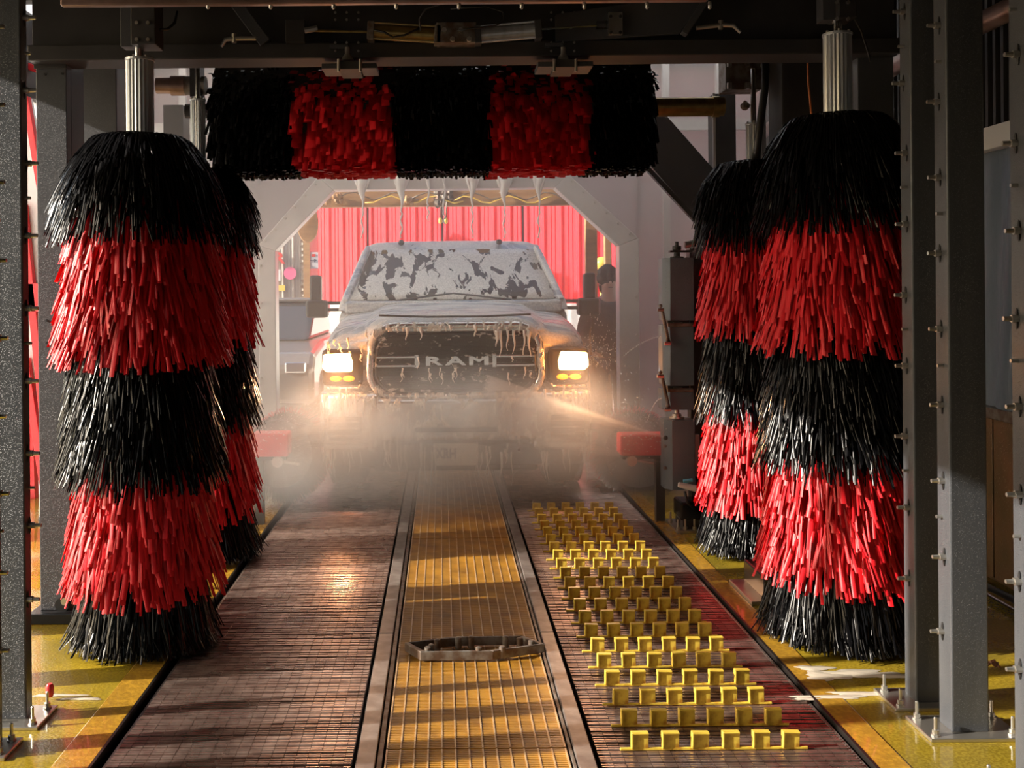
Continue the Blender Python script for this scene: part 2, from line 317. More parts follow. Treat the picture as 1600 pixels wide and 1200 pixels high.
def vertical_brush(name, label, xc, yc, ztop, bands, R, dens, cyl_r, cyl_z, shaft_z, lean=0.0, group=None):
    th = thing(name, label, 'brush', (xc, yc, 0.0), 0, group)
    z_top_of[0] = ztop
    c = MB(); c.lathe([(0.05, 0.12), (0.21, 0.06), (0.19, ztop - 0.45), (0.12, ztop - 0.12), (0.06, ztop - 0.01)], (0, 0, 0), 20); c.build('core', M['black'], th, smooth='auto')
    # fluted cylinder hub above the bristles
    f = MB(); n = 44; prof = []
    vs = []
    for h in (cyl_z[0], cyl_z[1]):
        for k in range(n):
            r = cyl_r * (1.0 if k % 2 else 0.93); t = 2 * PI * k / n; vs.append((r * math.cos(t), r * math.sin(t), h))
    f.add(vs, [(k, (k + 1) % n, n + (k + 1) % n, n + k) for k in range(n)] + [tuple(range(n, 2 * n)), tuple(range(n))[::-1]])
    f.build('fluted_cylinder', M['alu'], th)
    q = MB(); q.lathe([(cyl_r * 1.06, cyl_z[1]), (cyl_r * 1.06, cyl_z[1] + 0.012)], (0, 0, 0), 28); cap = q.build('end_cap', M['alu'], th, bevel=0.002)
    for k in range(6):
        b = MB(); t = 2 * PI * k / 6 + 0.3; b.lathe([(0.006, cyl_z[1] + 0.012), (0.006, cyl_z[1] + 0.022)], (cyl_r * 0.86 * math.cos(t), cyl_r * 0.86 * math.sin(t), 0), 6); bb = b.build('cap_bolt', M['bolt'], cap)
    s_ = MB(); s_.lathe([(cyl_r * 0.36, cyl_z[1]), (cyl_r * 0.36, shaft_z)], (0, 0, 0), 20); s_.build('drive_shaft', M['chrome'], th, smooth='auto')
    R0 = R
    for bd in bands:
        hi, lo, colr = bd[:3]; R = R0 * (bd[3] if len(bd) > 3 else 1)
        m_ = M['red_strip'] if colr == 'red' else M['black_strip']
        top = (hi >= ztop - 1e-6); h = hi - lo
        n_ = int(dens * max(h, 0.2))
        wd = (0.009, 0.022) if colr == 'red' else (0.005, 0.011)
        if top:
            brush_band(th, lo - 0.03, hi - 0.10, int(n_ * 1.5), R, m_, wd, H=0.36, top=True, lean=lean, lab='glossy black bristles' if colr != 'red' else 'red bristles')
        else:
            brush_band(th, lo - 0.03, hi - 0.02, int(n_ * (1.25 if colr == 'red' else 1.9)), R, m_, wd, lean=lean, lab='glossy black bristles' if colr != 'red' else 'red bristles')
    # dense fine skirt where the lowest bristles meet the floor
    brush_band(th, 0.012, 0.16, int(dens * .8), R0 * (bands[-1][3] if len(bands[-1]) > 3 else 1) * .98, M['black_strip'], (0.004, 0.009), H=0.22, lean=lean, lab='fine black bristles brushing the floor', floor=.008)
    return th

# ================================================================== SETTING
YN, YF = -7.0, 9.3     # extent of the wash tunnel
FLX = X(134, 3.4, 1200)  # left slot curb
g = MB(); g.box(-40, 40, -14, 60, -0.35, -0.30); struct(g, 'ground', M['asphalt'])
g = MB(); g.box(-3.2, -1.20, YN - 1, 9.6, -0.3, 0.0); struct(g, 'floor', M['floor'], bevel=0.01)
g = MB(); g.box(1.43, 3.05, YN - 1, 9.6, -0.3, 0.0); struct(g, 'floor', M['floor'], bevel=0.01)
g = MB(); g.box(-1.32, -1.19, YN - 1, 9.62, -0.2, 0.004); struct(g, 'trim_1', M['border'], bevel=0.004)
g = MB(); g.box(1.42, 1.53, YN - 1, 9.62, -0.2, 0.004); struct(g, 'trim_2', M['border'], bevel=0.004)
for i_, x_ in enumerate((-1.192, 1.412)):
    g = MB(); g.box(x_, x_ + .010, YN - 1, 9.62, -0.2, 0.0055); struct(g, 'trim_%d' % (22 + i_), M['pit'])  # black strips on the slot walls, painting in the slot's shade
g = MB(); g.box(-1.21, 1.44, YN - 1, 16, -0.30, -0.12); struct(g, 'floor', M['pit'])
g = MB(); g.box(-40, 40, 9.62, 60, -0.3, -0.02); struct(g, 'ground', M['asphalt'])
g = MB(); g.box(-40, -3.2, -14, 9.62, -0.3, -0.02); struct(g, 'ground', M['asphalt'])
M['added_light_sheet'] = sheet_mat('added_translucent_sheet', (0.85, 0.85, 0.85), 0.85)
# ceiling and eaves
g = MB(); g.box(-3.3, 3.15, YN - 1.5, 7.1, 3.75, 3.85); struct(g, 'ceiling', M['roof'])
g = MB(); g.box(-3.3, 3.15, 7.1, YF + 0.15, 3.75, 3.78); struct(g, 'ceiling', M['added_light_sheet'])  # unseen rear roof made translucent, added to light the truck and mist
g = MB(); g.box(-3.3, -3.15, YN - 1.5, YF + 0.15, 3.1, 3.75); struct(g, 'trim_3', M['steel_dark'], bevel=0.005)
for i, y in enumerate(np.arange(-6.3, 9.4, 1.2)):
    g = MB(); g.box(-3.15, 3.0, y - 0.05, y + 0.05, 3.55, 3.75); struct(g, 'trim_%d' % (24 + i), M['steel_dark'])
g = MB(); g.box(-3.3, -3.2, YN, 1.9, 0, 3.75); struct(g, 'wall_left', M['roof'])  # unseen near walls and end wall, added to cut the ambient light
g = MB(); g.box(2.95, 2.95 + .1, YN, 2.4, .9, 3.75); struct(g, 'wall_right_near', M['roof'])
g = MB(); g.box(-3.3, -1.6, YN - .1, YN, 0, 3.75); g.box(1.9, 3.05, YN - .1, YN, 0, 3.75); g.box(-1.6, 1.9, YN - .1, YN, 2.9, 3.75); struct(g, 'wall_front', M['roof'])
g = MB(); g.box(-3.24, -3.2, 6.45, 9.32, 0, 3.75); struct(g, 'wall_left_added', M['added_light_sheet'])  # added wall: keeps direct sun off the truck, passes soft light
# right wall
XW = 2.94
def ribbed(x0, y0, y1, z0, z1, pitch, dep, sgn=-1):
    g = MB(); pts = []
    y = y0
    while y < y1:
        for dy, dx in ((0, 0), (pitch * 0.35, 0), (pitch * 0.5, dep), (pitch * 0.85, dep)):
            pts.append((x0 + sgn * dx, y + dy))
        y += pitch
    P = [[(x_, y_, z0) for x_, y_ in pts], [(x_, y_, z1) for x_, y_ in pts], [(x0 + 0.03, y_, z1) for x_, y_ in pts], [(x0 + 0.03, y_, z0) for x_, y_ in pts], [(x_, y_, z0) for x_, y_ in pts]]
    return g.grid(P)
struct(ribbed(XW, 2.4, YF, 2.42, 3.75, 0.075, 0.03), 'wall_right_upper', M['steel_dark'])
g = MB(); g.box(XW - 0.06, XW + 0.05, 2.4, YF, 2.30, 2.42); struct(g, 'trim_20', M['white_panel'], bevel=0.005)
g = MB(); P = [[(XW - 0.01 + 0.025 * math.sin(y * 9 + z * 1.2) + 0.012 * math.sin(y * 23 + 2 * z), y, z) for y in np.linspace(2.4, YF, 160)] for z in np.linspace(0.92, 2.31, 12)]
g.grid(P); o = g.build('plastic_curtain', M['curtain'], None, smooth=True); tag(o, 'blue-grey plastic sheet filling the right wall above the brown panels', 'curtain')
g = MB(); g.box(XW - 0.05, XW + 0.05, 2.4, YF, 0.88, 0.94); struct(g, 'trim_21', M['rust'], bevel=0.005)
wr = MB(); wr.box(XW + 0.02, XW + 0.08, YN, YF, 0.0, 0.9); wr = struct(wr, 'wall_right', M['brown_panel'])
for k in range(9):
    y = 2.4 + k * 0.76; b = MB(); b.box(XW - 0.02, XW + 0.02, y + 0.006, y + 0.754, 0.03, 0.88); b.build('wall_panel', M['brown_panel'], wr, bevel=0.004)
g = MB(); g.box(XW - 0.3, XW - 0.26, 2.4, YF, 2.88, 2.9); 
# copper pipe along the right wall
pp = thing('overhead_pipe', 'pinkish copper pipe running along the top of the right wall', 'pipe', (2.72, 2.5, 2.9))
part(MB().tube([(2.72, 2.0, 2.9), (2.72, 8.8, 2.9)], 0.055, 18), 'pipe', M['copper'], pp, smooth=True)
for y in (4.1, 5.6, 6.9):
    part(MB().lathe([(0.068, -0.02), (0.068, 0.02)], (2.72, y, 2.9), 18, 'y'), 'pipe_clamp', M['bolt'], pp)
    part(MB().box(2.70, 2.74, y - 0.015, y + 0.015, 2.95, 3.55), 'hanger', M['steel_dark'], pp)

# ---- exit wall of translucent sheets with timber header, beyond the pale arch
YA = 9.0
def quadp(pts, D, th=0.04): return [at(px, py, D) for px, py in pts]
wb = MB()
L0, R0 = X(403, YA), X(1004, YA)
for (x0, x1) in ((-3.1, L0 - 0.02), (R0 + 0.01, 2.9)):
    wb.box(x0, x1, YA + 0.20, YA + 0.23, 0, 3.7)
wb.box(L0 - 0.02, R0 + 0.01, YA + 0.20, YA + 0.23, 2.62, 3.7)
# corner infills
for (xa, xb) in ((L0 - 0.02, L0 + 0.62), (R0 + 0.01, R0 - 0.62)):
    wb.prism([(xa, YA + 0.20, 1.95), (xa, YA + 0.20, 2.62), (xb, YA + 0.20, 2.62)], (0, 0.03, 0))
wall_b = struct(wb, 'wall_back', M['sheet'])
for x0 in (-2.3, 2.02, 2.5):
    part(MB().box(x0 - 0.03, x0 + 0.03, YA + 0.14, YA + 0.2, 0, 3.7), 'mullion', M['arch'], wall_b)
part(MB().box(-3.1, 2.9, YA + 0.14, YA + 0.2, 3.0, 3.1), 'mullion', M['arch'], wall_b)

# ---- pale grey arch
def arch():
    th = thing('wash_arch', 'pale grey chamfered steel arch over the truck cab', 'arch', (X(703, YA), YA, 0))
    D = YA
    inn = [(430, 790), (430, 392), (521, 297), (867, 293), (967, 384), (968, 790)]
    out = [(403, 790), (403, 384), (497, 276), (888, 272), (998, 372), (1004, 790)]
    I = [at(a, b, D) for a, b in inn]; O = [at(a, b, D) for a, b in out]
    for q in (I, O): q[0].z = 0; q[-1].z = 0; q[0].x = q[1].x; q[-1].x = q[-2].x
    names = ['arch_leg', 'arch_corner', 'arch_header', 'arch_corner', 'arch_leg']
    for k in range(5):
        a = MB().prism([I[k], I[k + 1], O[k + 1], O[k]], (0, 0.18, 0)); seg = part(a, names[k], M['arch'], th, bevel=0.006)
        n = 6 if k != 2 else 9
        for j in range(n):
            t = (j + 0.5) / n; p = I[k].lerp(I[k + 1], t).lerp(O[k].lerp(O[k + 1], t), 0.86)
            part(MB().lathe([(0.011, -0.016), (0.011, 0)], p, 6, 'y'), 'arch_bolt', M['bolt'], seg)
    return th
arch()
# foam drips from the arch header
for k, (px, py0, py1, w0) in enumerate([(566, 262, 325, 15), (627, 262, 330, 14), (669, 262, 318, 5), (694, 262, 330, 3), (738, 262, 322, 11), (788, 262, 326, 15), (842, 262, 322, 10)]):
    g = MB(); D = YA - 0.012; pts = []; rs = []
    n = 14; 
    for i in range(n):
        t = i / (n - 1); y = py0 + (py1 - py0) * t
        p = at(px + math.sin(t * 9 + k) * 1.5, y, D); pts.append(p); rs.append(max(0.008, w0 / F * D * (1 - t) ** 1.15))
    for i in range(10):
        t = (i + 1) / 10; pts.append(at(px + math.sin(t * 11 + k) * 1.6, py1 + (372 - py1) * t * (0.5 if w0 < 6 else 1), D)); rs.append(0.0075 + 0.003 * math.sin(i * 2.1))
    g.tube(pts, rs, 8)
    # side lobes give the webbed look
    if w0 > 7:
        for sx in (-1, 1):
            g.tube([at(px + sx * w0 * 0.9, py0, D), at(px + sx * w0 * 0.55, py0 + 24, D), at(px, py0 + 46, D)], [0.03, 0.018, 0.006], 6)
    o = g.build('foam_stream', M['foam'], None, smooth=True)
    side = ['leftmost', 'second from left', 'third from left, thin', 'fourth from left, thinnest', 'third from right', 'second from right', 'rightmost'][k]
    tag(o, 'white soap foam stream hanging under the arch header, ' + side, 'foam', 'foam streams under the arch')

# ---- beyond the exit
def corrugated(x0, x1, y, z0, z1, pitch, dep):
    g = MB(); pts = []; x = x0; 
    while x < x1 - 1e-6:
        for dx, dy in ((0, 0), (pitch * 0.10, -dep), (pitch * 0.22, -dep), (pitch * 0.32, 0), (pitch * 0.55, 0), (pitch * 0.58, -dep * 0.3), (pitch * 0.62, 0), (pitch * 0.78, 0), (pitch * 0.81, -dep * 0.3), (pitch * 0.85, 0)):
            pts.append((x + dx, y + dy))
        x += pitch
    g.grid([[(a, b, z0) for a, b in pts], [(a, b, z1) for a, b in pts], [(a, y + 0.08, z1) for a, b in pts]])
    return g
DR = 18.0
rw = thing('corrugated_building', 'bright red corrugated metal building outside beyond the truck', 'building', (0, DR, -0.02))
for k in range(7):
    x0 = -3.0 + k * 1.525
    part(corrugated(x0, x0 + 1.52, DR, 1.35 if k else 1.2, 5.2, 0.305, 0.035), 'cladding_panel', M['red_wall'], rw)
part(MB().box(-3.0, 7.7, DR - 0.03, DR + 0.3, -0.02, 1.36), 'base_wall', M['white_panel'], rw)
part(MB().box(-3.1, 7.8, DR + 0.09, DR + 5, -0.02, 5.2), 'building_body', M['grey_wall'], rw)
rw.rotation_euler[2] = math.radians(-27)
# arrow sign
sg = thing('arrow_sign', 'white sign with a red and black arrow on the red wall', 'sign', tuple(at(491, 407, 16.2)))
DR = 16.3
p0, p1 = at(484, 420, DR - 0.1), at(497, 394, DR - 0.1)
part(MB().box(p0.x, p1.x, DR - 0.10, DR - 0.07, p0.z, p1.z), 'sign_board', M['white_panel'], sg)
c = at(490, 407, DR - 0.1); part(MB().prism([(c.x - .05, DR - .102, c.z - .008), (c.x + .01, DR - .102, c.z - .008), (c.x + .01, DR - .102, c.z - .03), (c.x + .055, DR - .102, c.z), (c.x + .01, DR - .102, c.z + .03), (c.x + .01, DR - .102, c.z + .008), (c.x - .05, DR - .102, c.z + .008)], (0, -0.004, 0)), 'arrow', M['ink'], sg)
c = at(490, 399, DR - 0.1); part(MB().box(c.x - .03, c.x + .03, DR - .106, DR - .1, c.z - .02, c.z + .02), 'red_mark', M['sign_red'], sg)
# grey shed with red R and stickers
DS = 16.2
sh = thing('grey_shed', 'grey corrugated shed with a red letter R and round pink sticker', 'building', (X(450, DS), DS, -0.02))
part(corrugated(X(330, DS), X(484, DS), DS, 0.0, 3.6, 0.16, 0.02), 'cladding', M['grey_wall'], sh)
part(MB().box(X(330, DS), X(484, DS) - .02, DS + 0.05, DS + 1.3, -0.02, 3.6), 'shed_body', M['grey_wall'], sh)
part(MB().box(X(476, DS), X(486, DS), DS - 0.12, DS - 0.04, -0.02, 3.4), 'corner_post', M['wood'], sh)
for k in range(12):
    part(MB().lathe([(0.03, -0.01), (0.03, 0.01)], (X(474, DS), DS - 0.06, 1.4 + k * 0.09), 8, 'y'), 'chain_link', M['rust'], sh)
def text_mesh(s, size, ext, material, name):
    cu = bpy.data.curves.new(name, 'FONT'); cu.body = s; cu.size = size; cu.extrude = ext; cu.align_x = 'CENTER'; cu.align_y = 'CENTER'; cu.resolution_u = 3; cu.offset = size * .03
    o = bpy.data.objects.new(name, cu); COL.objects.link(o)
    me = bpy.data.meshes.new_from_object(o.evaluated_get(bpy.context.evaluated_depsgraph_get())); bpy.data.objects.remove(o)
    me.name = name; me.materials.clear(); me.materials.append(material)
    return me
def place_text(s, size, ext, material, name, c, th, sx=1, sz=1, bold=0):
    me = text_mesh(s, size, ext, material, name)
    me.transform(Matrix.Translation(Vector(c)) @ Matrix.Rotation(PI / 2, 4, 'X') @ Matrix.Diagonal((sx, sz, 1, 1)))
    o = bpy.data.objects.new(name, me); COL.objects.link(o)
    if th is not None:
        if th.type == 'EMPTY': own(o, th)
        else: 
            if th.parent is not None: own(o, th.parent)
            o.parent = th
    return o
c = at(436, 404, DS - .08); place_text('R', 0.24, 0.03, M['sign_red'], 'letter', (c.x, DS - .07, c.z), sh, 1.1, 1.0)
c = at(453, 427, DS - .08); part(MB().lathe([(0.10, -0.01), (0.10, 0.01)], (c.x, DS - .05, c.z), 20, 'y'), 'round_sticker', M['pink'], sh)
c = at(437, 450, DS - .08); part(MB().box(c.x - .08, c.x + .08, DS - .06, DS - .04, c.z - .045, c.z + .045), 'yellow_sticker', M['sign_yellow'], sh)
c = at(434, 430, DS - .08); part(MB().box(c.x - .05, c.x + .04, DS - .06, DS - .04, c.z - .09, c.z + .09), 'white_sticker', M['white_panel'], sh)
# timber header and posts at the exit
DH = 10.3
hd = thing('timber_header', 'orange-brown timber beam under the arch with cables draped on it', 'beam', (0, DH, 2.4))
zt0, zt1 = Z(322, DH), Z(293, DH)
part(MB().box(-2.9, 2.9, DH, DH + 0.12, zt0, zt1 + 0.05), 'timber', M['wood'], hd, bevel=0.006)
for k in range(5):
    pts = [at(500 + k * 70 + i * 14, 306 + 6 * math.sin(i * 1.3 + k) + (k % 2) * 6, DH - 0.03) for i in range(12)]
    part(MB().tube(pts, 0.007, 6), 'cable', M['sign_yellow'] if k % 2 else M['rust'], hd, smooth=True)
wp_spec = [(915, 932, 'outer'), (940, 950, 'thin')]
for i, (a, b, nm) in enumerate(((916, 934, 0), (946, 956, 1))):
    DT = 10.6 + 0.2 * i
    o = MB().box(X(a, DT), X(b, DT), DT, DT + 0.1, -0.02, zt0 + 0.2).build('timber_post', M['wood'], None, bevel=0.005)
    tag(o, ['broad pale timber post beside the right mirror of the truck', 'narrow dark timber post between the broad post and the person'][i], 'post', 'exit timber posts')
# hanging pendant machinery under header: yellow pulls, round mirror
cm = thing('cable_cluster', 'tangle of brown fittings with two yellow pulls hanging below the timber beam', 'fitting', tuple(at(695, 325, DH - .1)))
for k in range(7):
    p = at(684 + (k % 3) * 9, 300 + (k // 3) * 9, DH + 0.0); part(MB().ball(p, 0.045, 8, 5, 0.15), 'fitting', M['rust'], cm)
for px in (688, 697):
    part(MB().ball(at(px, 345, DH - .03), (0.02, 0.02, 0.032), 8, 6), 'pull_knob', M['sign_yellow'], cm, smooth=True)
    part(MB().tube([at(px, 340, DH - .03), at(px + 1, 300, DH - .03)], 0.006, 5), 'cord', M['rust'], cm)
for i, (px, py) in enumerate(((523, 312), (635, 312))):
    g = MB()
    for k in range(6): g.ball(at(px + random.uniform(-12, 12), py + random.uniform(-6, 6), DH - .06), random.uniform(.02, .045), 7, 5, 0.2)
    o = g.build('cable_joint', M['wood'], None); tag(o, ['bundle of orange cable joints at the left end of the timber beam', 'bundle of pale cable joints left of the beam centre'][i], 'fitting')
om = thing('round_mirror', 'tan oval disc hanging at the left corner inside the arch', 'mirror', tuple(at(480, 352, 10.0)))
c = at(481, 350, 10.0); g = MB(); g.lathe([(0.01, -.02), (0.95, -.012), (1.0, 0), (0.95, .012), (0.01, .02)], (0, 0, 0), 28, 'y')
g.v = [(c.x + v[0] * 0.105, c.y + v[1], c.z + v[2] * 0.185) for v in g.v]; part(g, 'disc', M['wood'], om, smooth='auto')
part(MB().tube([c + Vector((0, .02, .15)), c + Vector((0.0, .36, .27))], 0.022, 8), 'bracket', M['steel_dark'], om)

# parked car outside on the left
def parked_car():
    D = 11.4; th = thing('parked_car', 'silver car parked outside left of the truck', 'car', (X(460, D), D, -0.02))
    xc = X(440, D) - .55; z0 = -0.02
    def prof(pts, x0, x1, nm, mt, bev=0.03): return part(MB().prism([(x0, a + D, b + z0) for a, b in pts], (x1 - x0, 0, 0)), nm, mt, th, bevel=bev)
    prof([(0, .35), (0, .75), (.15, .92), (1.1, 1.02), (3.6, 1.02), (4.1, .9), (4.2, .4)], xc - .9, xc + .9, 'body', M['car_silver'], 0.06)
    prof([(1.0, 1.02), (1.75, 1.48), (2.9, 1.5), (3.6, 1.02)], xc - .72, xc + .72, 'cabin', M['dark_glass'], 0.05)
    part(MB().box(xc - .66, xc + .66, D + 1.7, D + 2.9, 1.46, 1.51), 'roof', M['car_silver'], th, bevel=0.02)
    part(MB().box(xc - .3, xc + .1, D + 1.25, D + 1.29, 1.08, 1.3), 'blue_sunshade', M['blue'], th)
    for sx in (-.82, .82):
        for yy in (.8, 3.4):
            part(MB().lathe([(0.2, -.1), (.32, -.09), (.34, 0), (.32, .09), (.2, .1)], (xc + sx, D + yy, 0.33), 20, 'x'), 'wheel', M['tyre'], th, smooth='auto')
        part(MB().box(xc + sx * .85 - .12, xc + sx * .85 + .12, D - .02, D + .06, .68, .8), 'headlight', M['chrome'], th, bevel=.02)
parked_car()

# red raised frame and white sheet, outside on the left
def red_frame():
    th = thing('red_frame_sign', 'white sheet in a slanting red steel frame outside the left bay', 'sign', (-3.6, 7.8, -0.02))
    D = 7.9
    a = [at(30, 90, D), at(66, 320, D)]
    part(MB().prism([at(-80, 100, D), at(36, 92, D), at(66, 250, D), at(68, 640, D), at(-80, 640, D)], (0, 0.04, 0)), 'white_sheet', M['white_panel'], th)
    D -= 0.03
    for nm, p, q, w_ in (('frame_bar', (30, 84), (70, 330), 0.05), ('frame_bar', (34, 100), (110, 128), 0.05), ('frame_bar', (-60, 465), (90, 465), 0.22), ('frame_bar', (36, 320), (74, 700), 0.06), ('frame_bar', (40, 560), (70, 760), 0.06)):
        part(MB().bar(at(*p, D), at(*q, D), w_, 0.06), nm, M['red_paint'], th, bevel=0.005)
    part(MB().bar(Vector((X(40, D), D + .1, -0.3)), at(40, 470, D + .1), 0.08, 0.08), 'frame_leg', M['red_paint'], th)
    part(MB().bar(Vector((X(-70, D), D + .1, -0.3)), at(-70, 470, D + .1), 0.08, 0.08), 'frame_leg', M['red_paint'], th)
red_frame()
g = MB(); g.box(X(59.5, 5.3), X(70, 5.3), 5.3, 5.34, Z(912, 5.3), Z(712, 5.3)); g.box(X(61, 5.3), X(68, 5.3), 5.3, 5.34, 0, Z(912, 5.3))
rp = g.build('marker_post', M['red_paint'], None, bevel=0.003); tag(rp, 'slim bright red upright strip standing left of the left gantry leg', 'post')
o = part(MB().ball(at(64, 812, 5.29), (0.014, 0.012, 0.03), 8, 6), 'hole', M['black'], rp)

# ================================================================== CONVEYORS
def belt(name, label, x0, x1, cleats):
    th = thing(name, label, 'conveyor', (x0, 2.4, 0))
    part(MB().box(x0, x1, 1.8, 13.5, -0.12, -0.016), 'belt_bed', M['belt_bed'], th)
    g = MB(); y = 2.6; row = 0; cw = 0.05
    while y < 11.5:
        # transverse ribs broken into modules, every second row offset
        off = (row // 4 % 2) * cw; xa = x0; 
        xb = x0 + 0.042 
        zz = -0.004 + 0.0015 * math.sin(row * 2.4)
        while xa < x1 - 1e-4:
            xe = min(xb, x1); zq = zz + random.uniform(-.0008, .0008); g.prism([(xa, y + a_, zq + b_) for a_, b_ in ((0, -.014), (0, -.0022), (.002, -.0006), (.0065, 0), (.011, -.0006), (.013, -.0022), (.013, -.014))], (xe - xa - .0018, 0, 0)); xa = xe; xb += 0.042
        y += 0.0185; row += 1
    part(g, 'belt_ribs', M['belt'], th, kind='stuff')
    g = MB(); x = x0 + 0.025
    while x < x1:
        g.box(x - 0.0025, x + 0.0025, 2.6, 11.5, -0.02, -0.009); x += 0.05
    part(g, 'belt_links', M['belt'], th, kind='stuff')
    if cleats:
        # tooth: small plate with a raised rim left and on top
        w_, h_ = 0.059, 0.056; t = MB()
        t.box(0, w_, -0.004, 0.014, 0, h_)
        t.box(0, 0.006, -0.010, -0.003, 0, h_); t.box(0.006, w_, -0.010, -0.003, h_ - 0.005, h_)
        tm = None
        bm_ = None; k = 0
        D = 2528.0 / 718
        while D < 7.5:
            b = MB().box(0.60, 1.245, D - 0.004, D + 0.004, -0.004, 0.005); bar = part(b, 'cleat_bar', M['cleat'], th, bevel=0.0015, seg=1)
            if bm_ is None: bm_ = bar
            for j in range(6):
                if tm is None:
                    o = t.build('cleat', M['cleat'], None, bevel=0.0012, seg=1); tm = o.data
                else:
                    o = bpy.data.objects.new('cleat', tm); COL.objects.link(o)
                    m = o.modifiers.new('bevel', 'BEVEL'); m.width = 0.0012; m.segments = 1
                o.parent = bar; o.location = (0.638 + j * 0.1041 - th.location.x + random.uniform(-.0015, .0015), D - th.location.y, 0.002)
                o.rotation_euler = (random.uniform(-.05, .05), random.uniform(-.03, .03), random.uniform(-.03, .03))
            D += 0.191
    return th
belt('conveyor_belt', 'wide wet brown slatted conveyor belt on the left, without cleats', -1.14, -0.316, False)
belt('conveyor_belt', 'wet brown conveyor belt on the right carrying rows of yellow cleats', 0.52, 1.385, True)
# steel rails
for i, (a, b, c_, lab) in enumerate(((-0.300, -0.236, 0.012, 'worn steel rail between the left belt and the grating'), (0.440, 0.500, 0.012, 'worn steel rail between the grating and the cleated belt'),
                                (-1.155, -1.142, -0.01, 'thin dark edge strip along the outer side of the left belt'), (1.388, 1.402, -0.01, 'thin dark edge strip along the outer side of the cleated belt'))):
    th = thing('guide_rail', lab, 'rail', (a, 1.8, 0))
    y = 1.8
    Ls = [2.9, 2.4, 2.0, 6.0]
    for q, l in enumerate(Ls):
        part(MB().box(a, b, y + 0.002, y + l - 0.002, -0.1, c_ + (0.001 if q % 2 else 0)), 'rail_segment', M['rail'], th, bevel=0.003); y += l
for i, (a, b) in enumerate(((-0.232, -0.214), (0.424, 0.436))):
    o = MB().box(a, b, 1.8, 13, -0.1, 0.0).build('edge_angle', M['rust'], None, bevel=0.002); tag(o, ['rusty angle iron along the left edge of the yellow grating', 'rusty angle iron along the right edge of the yellow grating'][i], 'rail')
# central grating panels
gx0, gx1 = -0.205, 0.418
t = MB(); PL = 0.995
yy = 0.0
while yy < PL - 0.006:
    t.box(0, gx1 - gx0, yy, yy + 0.0085, -0.02, -0.002); yy += 0.0135
t2 = MB()
for k in range(14):
    x = k * (gx1 - gx0 - 0.008) / 13; t2.box(x, x + 0.0055, 0, PL, -0.025, 0.0)
gp = None
pos = ['nearest the camera', 'under the near edge of the steel frame', 'just beyond the steel frame', 'third beyond the steel frame joint, half shaded', 'fourth, just in front of the truck mist', 'fifth, under the truck bumper', 'sixth, beneath the truck engine', 'nearest panel below the picture edge']
for k, y in enumerate([3.545 - 1.005 + i * 1.005 for i in range(7)]):
    th = thing('floor_grate', 'ochre floor grating panel between the rails, ' + pos[k if k else 0], 'grate', (gx0, y, 0), 0, 'floor grating panels')
    if gp is None:
        a = t.build('cross_slats', M['grate'], th, kind='stuff'); b = t2.build('bearing_bars', M['grate_bar'], th); gp = (a, b)
    else:
        for s_ in gp: c_ = s_.copy(); COL.objects.link(c_); c_.parent = th

# octagonal steel frame on the grate
def oct_frame():
    D1, D2, Dm = 2528 / 570., 2528 / 532., 2528 / 552.
    zt = 0.045
    pts = [(632, 1003), (657, 1018), (771, 1018), (851, 1007), (819, 994), (712, 994)]
    th = thing('roller_frame', 'rusty hexagonal steel frame with small rollers lying on the grating', 'frame', (0.13, 4.6, 0))
    def gnd(px, py, z):   # top ring at height z
        u = py - VY; D = F * (CH - z) / u; return Vector((X(px, D, py), D, z))
    R = [gnd(a, b, zt) for a, b in pts]; n = len(R); c = sum(R, Vector()) / n
    for i in range(n):
        p, q = R[i], R[(i + 1) % n]; ci, cj = p.lerp(c, 0.0), q
        g = MB(); inp, inq = p + (c - p).normalized() * 0.022, q + (c - q).normalized() * 0.022
        g.prism([p, q, inq, inp], (0, 0, -(zt - 0.006)))
        part(g, 'frame_side', M['rust'], th, bevel=0.003)
    for i, (px, py) in enumerate(((674, 1012), (683, 1004), (716, 1001), (736, 1000), (790, 1000), (812, 1003), (830, 1007), (668, 1016), (748, 1017), (785, 1016))):
        p = gnd(px, py, 0.042); part(MB().lathe([(0.010, -0.038), (0.014, -0.034), (0.014, 0.012), (0.009, 0.016)], p, 12), 'roller', M['rust'], th, smooth='auto')
oct_frame()

